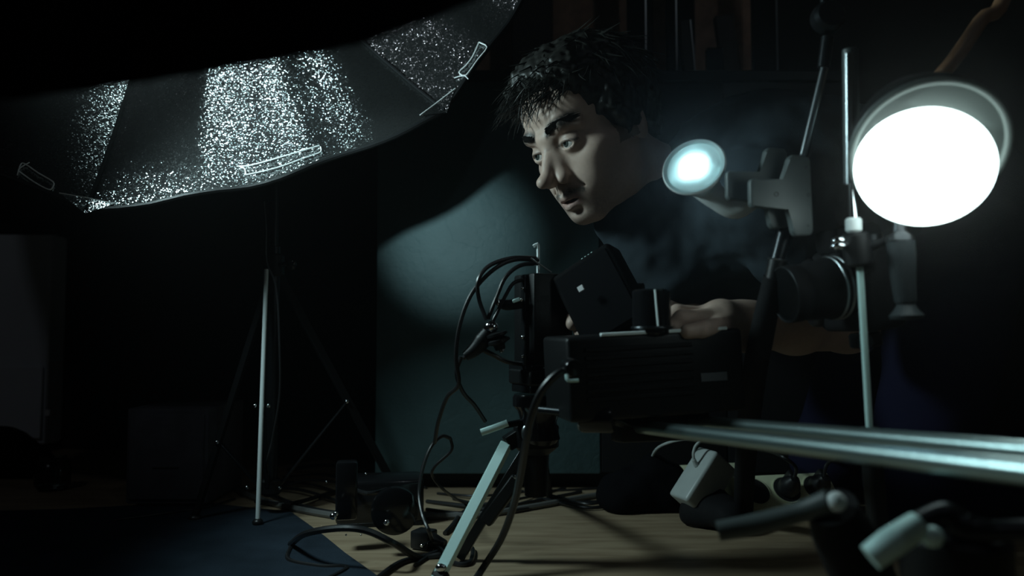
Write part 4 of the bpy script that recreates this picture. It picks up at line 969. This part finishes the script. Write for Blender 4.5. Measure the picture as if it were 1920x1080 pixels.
# base plates and tripod head
th = thing('tripod', floor_at(900, 1000), 'black tripod with one pale aluminium leg carrying the rig', 'tripod')
hd0 = P(1010, 735, 0.97)
MB().box(P(1014, 706, 0.98), (0.030, 0.030, 0.009), (mu, mn_, tz), bev=0.002).build('quick_plate', 'black_plastic', th)
MB().box(P(1012, 727, 0.98), (0.026, 0.026, 0.005), (mu, mn_, tz), bev=0.001).build('adapter_plate', 'black_metal', th)
MB().box(P(1024, 690, 0.955), (0.008, 0.001, 0.0012), bev=0.0004).build('level_mark', 'steel', th)
MB().lathe(P(1010, 745, 0.98), (0, 0, -1), [(0.030, -0.004), (0.032, 0), (0.032, 0.010), (0.026, 0.016), (0.022, 0.03), (0.026, 0.05), (0.018, 0.06)], 32).build('pan_head', 'black_gloss', th)
MB().tube([P(902, 811, 0.955), P(925, 803, 0.955), P(952, 793, 0.955)], 0.0042, n=10, flat=0.6).build('lever', 'alu', th)
MB().tube([P(945, 798, 0.957), P(985, 790, 0.975)], 0.004, n=10, sub=1).build('lever_stem', 'black_metal', th)
MB().ell(P(987, 812, 0.94), (0.006, 0.004, 0.010)).build('lock_button', 'steel', th)
MB().lathe(P(1005, 790, 0.985), (0, 0, -1), [(0.022, 0), (0.028, 0.006), (0.028, 0.03), (0.016, 0.04), (0.014, 0.09)], 24).build('crown', 'black_plastic', th)
f1 = floor_at(826, 1068, 0.008); f1 = P(832, 1062, 0.93)
l0 = P(950, 832, 0.975); fl = floor_at(818, 1090, 0.004)
def along(a, b, t): return a + (b - a) * t
MB().bar(l0, fl, 0.0135, 0.012, hint=(1, 0.0, 0.45)).build('leg', 'alu', th, label='pale aluminium leg')
MB().bar(along(l0, fl, 0.93) + Vector((0.002, 0.002, 0)), fl + Vector((.002, 0, 0.0)), 0.0185, 0.0165, hint=(1, 0.0, 0.45), bev=0.003).build('foot', 'black_plastic', th)
MB().ell(along(l0, fl, 0.905) - Vector((0.002, 0.008, -0.002)), (0.0065, 0.004, 0.005)).build('leg_screw', 'chrome', th)
MB().bar(P(1000, 800, 0.985), l0, 0.018, 0.016).build('leg_joint', 'black_plastic', th)
l2 = P(972, 895, 0.985); fl2 = floor_at(862, 1046, 0.004)
MB().bar(P(1000, 820, 0.99), fl2, 0.012, 0.011).build('leg', 'black_metal', th)
MB().bar(l2, along(l2, fl2, 0.55), 0.016, 0.014, bev=0.002).build('leg_sleeve', 'black_plastic', th)
MB().ell(P(968, 894, 0.972), (0.004, 0.003, 0.003)).build('leg_screw', 'steel', th)
fl3 = floor_at(1030, 926, 0.004); MB().bar(P(1010, 815, 0.99), fl3, 0.012, 0.011).build('leg', 'black_matte', th)

# ================================================================== FOREGROUND HEAD UNDER THE SLIDER (out of focus)
fg = thing('video_tripod', P(1760, 1060, 0.50), 'blurred tripod head with pale levers in the bottom right corner', 'tripod')
MB().tube([P(1632, 1046, 0.50), P(1670, 1018, 0.50), P(1722, 984, 0.505)], [0.0085, 0.0092, 0.0085], n=16).build('lever', 'alu', fg)
MB().ell(P(1748, 1006, 0.50), (0.0068, 0.0068, 0.0068)).build('lever_knob', 'alu', fg)
MB().tube([P(1715, 980, 0.51), P(1770, 966, 0.515), P(1810, 990, 0.51), P(1870, 995, 0.50), P(1990, 992, 0.48)], [0.006, 0.009, 0.0105, 0.0068, 0.0068], n=16).build('pan_arm', 'black_metal', fg)
MB().lathe(P(1790, 1000, 0.53), (0, 0, -1), [(0.030, 0), (0.034, 0.004), (0.034, 0.03), (0.028, 0.036), (0.028, 0.10), (0.036, 0.11), (0.036, 0.14), (0.02, 0.15)], 32).build('head_body', 'black_plastic', fg)
for a in (80, 200, 330):
    c = P(1790, 1000, 0.53); MB().bar(c - Vector((0, 0, 0.13)), Vector((c.x + .16 * math.cos(math.radians(a)), c.y + .16 * math.sin(math.radians(a)), 0.004)), 0.014, 0.012).build('leg', 'black_matte', fg)
fl_ = thing('clamp_lever', P(1460, 1000, 0.58), 'blurred dark clamp lever with pale end in front of the sockets', 'lever')
MB().tube([P(1346, 996, 0.60), P(1420, 982, 0.595), P(1500, 960, 0.585), P(1556, 940, 0.575)], [0.0075, 0.008, 0.0075, 0.009], n=16).build('handle', 'dull_grey', fl_)
MB().ell(P(1568, 941, 0.570), (0.0072, 0.0072, 0.0072)).build('end_ball', 'lamp_white', fl_)
MB().tube([P(1560, 950, 0.58), P(1580, 1000, 0.59), P(1605, 1050, 0.60), P(1640, 1120, 0.60), P(1700, 1300, 0.56)], [0.018, 0.022, 0.024, 0.02, 0.016], n=18).build('lever_post', 'black_matte', fl_)

# ================================================================== FLOOR CLUTTER
# power strips
def strip(name, label, o, ux, n, sc=1.0, plugs=()):
    t = thing(name, o, label, 'power strip'); ux = Vector(ux).normalized(); uz = Vector((0, -0.74, 0.66)); uz = (uz - ux * uz.dot(ux)).normalized(); uy = uz.cross(ux)
    L = 0.046 * n * sc + 0.02; c = o + ux * (L / 2) + uz * 0.019 + Vector((0, 0, 0.016))
    b = MB().box(c, (L / 2, 0.026 * sc, 0.019), (ux, uy, uz), bev=0.005, seg=3).build('case', 'cream_plastic', t)
    socks = []
    for k in range(n):
        q = o + ux * (0.034 * sc + 0.046 * sc * k) + uz * 0.038 + Vector((0, 0, 0.016)); socks.append(q)
        s_ = MB().lathe(q - uz * 0.012, uz, [(0.0, 0.001), (0.0185 * sc, 0.001), (0.0195 * sc, 0.0125), (0.0205 * sc, 0.0125), (0.0205 * sc, 0.0135), (0.019 * sc, 0.0135), (0.018 * sc, 0.003), (0.0, 0.003)], 32).build('socket', 'cream_plastic', t)
        MB().lathe(q + uz * 0.0006, uz, [(0.0, 0.0), (0.0186 * sc, 0.0), (0.0186 * sc, 0.0008), (0.0, 0.0008)], 28).build('recess', 'hole', s_)
    return t, socks, ux, uy, uz
so_ = floor_at(1358, 968); s1, socks, sx_, sy_, sz_ = strip('power_strip', 'cream power strip with two black plugs on the floor', so_, floor_at(1545, 957) - so_, 3, 1.15)
for k, q in ((1, socks[1]), (2, socks[2])):
    pl = thing('plug', q, ('black plug in the left' if k == 1 else 'black plug in the right') + ' of the two front sockets of the cream strip', 'plug')
    MB().lathe(q + sz_ * 0.0016, sz_, [(0.0165, 0), (0.0165, 0.012), (0.012, 0.022), (0.007, 0.03), (0.0, 0.031)], 24).build('body', 'rubber', pl)
    MB().box(q + sz_ * 0.020 + sy_ * 0.006, (0.0045, 0.012, 0.010), (sx_, sy_, sz_), bev=0.002).build('grip', 'rubber', pl)
    MB().tube([q + sz_ * 0.026, q + sz_ * 0.045 + sy_ * 0.012, q + sz_ * 0.05 + sy_ * 0.03 + sx_ * (0.02 if k == 2 else -0.02), q + sy_ * 0.07 + Vector((0, 0.02, 0.0))], 0.0028, n=8).build('cord', 'rubber', pl)
so2 = floor_at(1222, 938); strip('power_strip', 'cream power strip half hidden behind the white adapter', so2, Vector((1, 0.25, 0)), 3)
# white adapter leaning on the strips
ad = thing('power_adapter', floor_at(1310, 962), 'large white power adapter standing tilted by the sockets', 'adapter')
a0, a1 = P(1283, 925, 1.17), P(1330, 850, 1.19); au = (a1 - a0).normalized(); af = Vector((-0.86, -0.42, 0.25)); af = (af - au * af.dot(au)).normalized(); as_ = au.cross(af)
ac = P(1318, 904, 1.20)
MB().box(ac, (0.022, 0.026, 0.044), (as_, af, au), bev=0.005, seg=3).build('case', 'white_plastic', ad)
cs_ = ac + af * 0.026 + au * 0.012
MB().tube([cs_, cs_ + af * 0.010 + au * 0.004], [0.0042, 0.003], n=10, sub=1).build('strain_relief', 'white_plastic', ad)
MB().tube([cs_ + af * 0.008 + au * 0.003, cs_ + af * 0.016 + au * 0.010, cs_ + af * 0.020 + au * 0.020, cs_ + af * 0.022 + au * 0.034, cs_ + Vector((-0.035, 0.03, 0.03)), cs_ + Vector((-0.05, 0.09, 0.0)), floor_at(1215, 925, .004)], 0.0022, n=8).build('cord', 'white_plastic', ad)
MB().tube([ac - au * 0.044, ac - au * 0.05 + Vector((0.02, 0.0, -0.02)), floor_at(1345, 965, 0.006)], 0.012, n=12).build('plug_foot', 'black_plastic', ad)
# black lump of bag/boot shapes on the floor
def lump(name, label, cat, c, parts, m, seed, h=0.004):
    s_ = SDF()
    for (o, r) in parts: s_.ell(np.array(c) + np.array(o), r, None, 0.02)
    s_.cut((0, 0, 0.002), (0, 0, -1)); s_.noise(lambda p: 0.004 * vnoise(p, 40, seed))
    r_ = 0.16; p_, q_ = surface(s_, np.array(c) - [r_, r_, 0.01], np.array(c) + [r_, r_, 0.16], h)
    return tag(sdf_object(name, p_, q_, m), label, cat)
lump('cable_bag', 'black soft bag on the floor left of the white adapter', 'bag', floor_at(1205, 962), [((0, 0.03, 0.03), (0.062, 0.05, 0.04)), ((0.02, 0.03, 0.05), (0.03, 0.04, 0.04)), ((-0.04, 0.02, 0.02), (0.03, 0.04, 0.024)), ((0.05, 0.02, 0.03), (0.03, 0.03, 0.045))], 'black_fabric', 3)
lump('black_boot', 'black shapeless boot between the adapter and the cream strip', 'boot', floor_at(1338, 985), [((0.0, 0.02, 0.05), (0.022, 0.03, 0.055)), ((0.01, -0.02, 0.022), (0.032, 0.05, 0.026)), ((-0.02, 0.0, 0.02), (0.03, 0.03, 0.026))], 'black_matte', 5)

# glossy black case in the cable pile
bc = thing('black_case', floor_at(705, 985), 'glossy black case with chrome screws among the floor cables', 'case')
c0 = floor_at(628, 992); c1 = floor_at(795, 985); cu_ = (c1 - c0).normalized(); cn_ = Vector((cu_.y, -cu_.x, 0)); ccx = (c0 + c1) / 2 - cn_ * 0.035
wd = (c1 - c0).length / 2
MB().box(ccx + Vector((0, 0, 0.036)), (wd, 0.035, 0.033), (cu_, cn_, tz), bev=0.008, seg=3).build('body', 'black_gloss', bc)
MB().box(ccx + Vector((0, 0, 0.0035)), (wd * 0.96, 0.034, 0.0035), (cu_, cn_, tz), bev=0.001).build('foot', 'black_plastic', bc)
MB().lathe(P(740, 958, 1.03), cn_, [(0.030, -0.01), (0.030, 0.004), (0.026, 0.006), (0.0, 0.006)], 36).build('round_cover', 'black_gloss', bc)
MB().box(P(650, 918, 1.06), (0.014, 0.012, 0.038), (cu_, cn_, tz), bev=0.004, seg=2).build('upright', 'black_gloss', bc)
for x, y, r in ((625, 968, 0.0045), (630, 963, 0.003), (725, 979, 0.004), (640, 899, 0.002), (686, 888, 0.0015), (612, 903, 0.0015), (649, 1003, 0.0012), (677, 1003, 0.0012)):
    MB().ell(P(x, y, 0.995 if y > 950 else 1.05), (r, r, r)).build('screw', 'chrome', bc)
pg = thing('power_plug', floor_at(810, 1012), 'black mains plug lying on the wooden floor by the aluminium leg', 'plug')
pu = (floor_at(850, 1012) - floor_at(775, 1002)).normalized(); pv = Vector((-pu.y, pu.x, 0)); pc_ = floor_at(795, 1010, 0.013)
MB().box(pc_, (0.014, 0.013, 0.012), (pu, pv, tz), bev=0.003, seg=2).build('body', 'rubber', pg)
MB().cyl(pc_ + pu * 0.012, pc_ + pu * 0.033 - Vector((0, 0, 0.003)), 0.010, 0.005, n=14).build('neck', 'rubber', pg)
for s in (-1, 1): MB().cyl(pc_ + pu * 0.016 + pv * s * 0.008 - pv * 0.012, pc_ + pu * 0.016 + pv * s * 0.006 - pv * 0.026, 0.0022, n=10, ch=0.0006).build('pin', 'chrome', pg)

# cables
def cable(label, pts, r=0.003, m='rubber', name='cable', group='cables'):
    q = [p if isinstance(p, Vector) else (P(*p) if p[2] > 0.2 else floor_at(p[0], p[1], p[2] + r)) for p in pts]
    return tag(MB().tube(q, r, n=8, sub=7).build(name, m), label, 'cable', group)
Gr = 'cables looping off the rig'
cable('outermost black cable looping far left of the rig', [(1010, 488, .985), (965, 487, .975), (925, 506, .965), (885, 550, .955), (862, 610, .95), (855, 670, .95), (860, 720, .955), (838, 745, .97), (822, 790, .99), (815, 830, 1.02)], 0.0026, group=Gr)
cable('black cable arching over the loop down to the chrome joint', [(1005, 484, .985), (960, 484, .975), (918, 498, .965), (897, 525, .955), (898, 560, .955), (912, 600, .95)], 0.0026, group=Gr)
cable('third black cable bending down to the chrome joint', [(1008, 494, .982), (975, 498, .972), (948, 520, .962), (930, 560, .955), (915, 598, .953)], 0.0026, group=Gr)
cable('short black cable from the module corner to the chrome joint', [(982, 524, .972), (962, 532, .965), (946, 558, .958), (930, 590, .953), (922, 606, .951)], 0.0024, group=Gr)
cable('black cable running from the clamp jaw right to the plate', [(868, 672, .955), (895, 655, .955), (920, 663, .955), (950, 678, .96), (982, 683, .97)], 0.0028, group=Gr)
cable('black cable dropping from the clamp jaw into the dark', [(865, 668, .955), (856, 700, .957), (868, 735, .97), (890, 760, .985), (910, 790, 1.0)], 0.0026, group=Gr)
cable('thick black cable curving from the power box down to the floor', [(1078, 696, .81), (1050, 698, .80), (1018, 730, .80), (998, 775, .81), (986, 830, .83), (976, 890, .86), (964, 945, .89), (940, 1010, .92), (905, 1066, .93), (870, 1120, 0)], 0.0042, group=Gr)
Gf = 'cables lying on the floor'
cable('thin black cable loop standing up left of the pale leg', [(845, 822, 1.06), (828, 818, 1.055), (808, 838, 1.04), (792, 880, 1.03), (786, 925, 1.02), (792, 965, 1.0), (806, 1000, .985), (812, 1018, 0)], 0.0024, group=Gf)
cable('thin cable running down from the upright loop to the right', [(845, 822, 1.06), (846, 845, 1.065), (815, 875, 1.07), (812, 895, 1.08), (840, 925, 1.11), (880, 945, 0), (960, 950, 0)], 0.0020, group=Gf)
cable('thick black cable arching in front of the glossy case', [(545, 1020, 0), (575, 1000, .99), (640, 990, .965), (690, 996, .96), (740, 1020, .96), (785, 1045, 0), (830, 1040, 0)], 0.0042, group=Gf)
cable('black cable looping on the navy mat to the bottom edge', [(545, 1026, 0), (542, 1050, 0), (600, 1062, 0), (650, 1066, 0), (560, 1110, 0)], 0.0030, group=Gf)
cable('black cable crossing toward the bottom edge by the plug', [(850, 1024, 0), (800, 1042, 0), (750, 1055, 0), (700, 1090, 0)], 0.0036, group=Gf)
cable('black cable coiled around the foot of the pale leg', [(806, 1018, 0), (826, 1030, 0.004), (850, 1055, 0), (880, 1055, 0), (886, 1030, 0), (868, 1022, 0)], 0.0032, group=Gf)
cable('short black cable sweeping below the plug', [(812, 1022, 0), (806, 1040, 0), (790, 1052, 0), (778, 1060, 0)], 0.0024, group=Gf)
cable('black cable from the plug bending up to the dark leg', [(834, 1000, 0), (848, 985, 0.002), (866, 962, 0), (895, 950, 0), (960, 945, 0)], 0.0032, group=Gf)
cable('grey flat cable behind the glossy case', [(430, 905, 0), (470, 930, 0), (560, 955, 0), (680, 972, 0), (800, 968, 0), (900, 965, 0), (1010, 948, 0), (1110, 930, 0), (1200, 920, 0)], 0.0052, 'rubber_grey', group=Gf)
rr = np.random.default_rng(11)
places = ['just behind the glossy case', 'left of the glossy case', 'over the grey flat cable', 'beside the light stand foot', 'running right to the soft bag', 'along the cabinet base', 'under the pale leg',
          'topmost of the pile behind the case', 'curling left toward the stand', 'hugging the glossy case top', 'nearest the cabinet at the right', 'thin, sagging toward the soft bag', 'between stand and case, lowest', 'crossing behind the pale leg']
paths = [
 [(530, 895, 0), (600, 890, 0.008), (690, 905, 0.012), (760, 900, 0.008), (800, 915, 0)],
 [(500, 915, 0), (560, 918, 0.006), (620, 935, 0.004), (660, 950, 0), (720, 945, 0)],
 [(510, 930, 0), (570, 950, 0.004), (640, 962, 0.004), (720, 955, 0), (780, 942, 0)],
 [(470, 920, 0), (520, 905, 0.004), (580, 908, 0.004), (640, 925, 0)],
 [(800, 940, 0), (870, 948, 0.002), (950, 958, 0.002), (1040, 945, 0), (1140, 940, 0), (1200, 932, 0)],
 [(820, 925, 0), (900, 930, 0.004), (980, 922, 0), (1080, 918, 0), (1190, 910, 0)],
 [(800, 955, 0), (860, 962, 0.006), (930, 955, 0.004), (1000, 940, 0), (1090, 922, 0)],
 [(540, 880, 0), (610, 872, 0.016), (690, 882, 0.018), (750, 895, 0.010), (790, 905, 0)],
 [(640, 905, 0), (580, 900, 0.010), (530, 910, 0.004), (500, 900, 0)],
 [(650, 912, 0.05), (690, 925, 0.055), (730, 915, 0.05), (745, 905, 0.03)],
 [(960, 918, 0), (1040, 930, 0.002), (1110, 945, 0.002), (1170, 925, 0)],
 [(1000, 930, 0), (1060, 945, 0.002), (1110, 952, 0.002), (1160, 945, 0), (1200, 930, 0)],
 [(480, 940, 0), (540, 945, 0.004), (600, 930, 0.002), (650, 915, 0)],
 [(850, 935, 0), (900, 945, 0.002), (960, 938, 0.004), (1020, 925, 0), (1060, 915, 0)]]
for k, (w_, p_) in enumerate(zip(places, paths)):
    cable('black floor cable ' + w_, p_, 0.0022 + 0.0014 * ((k * 7) % 5) / 4, group=Gf)
cable('dark cable along the edge of the navy mat by the loudspeaker', [(215, 975, 0.003), (270, 968, 0.003), (340, 958, 0.003), (388, 951, 0.003), (440, 935, 0)], 0.0018, group=Gf)
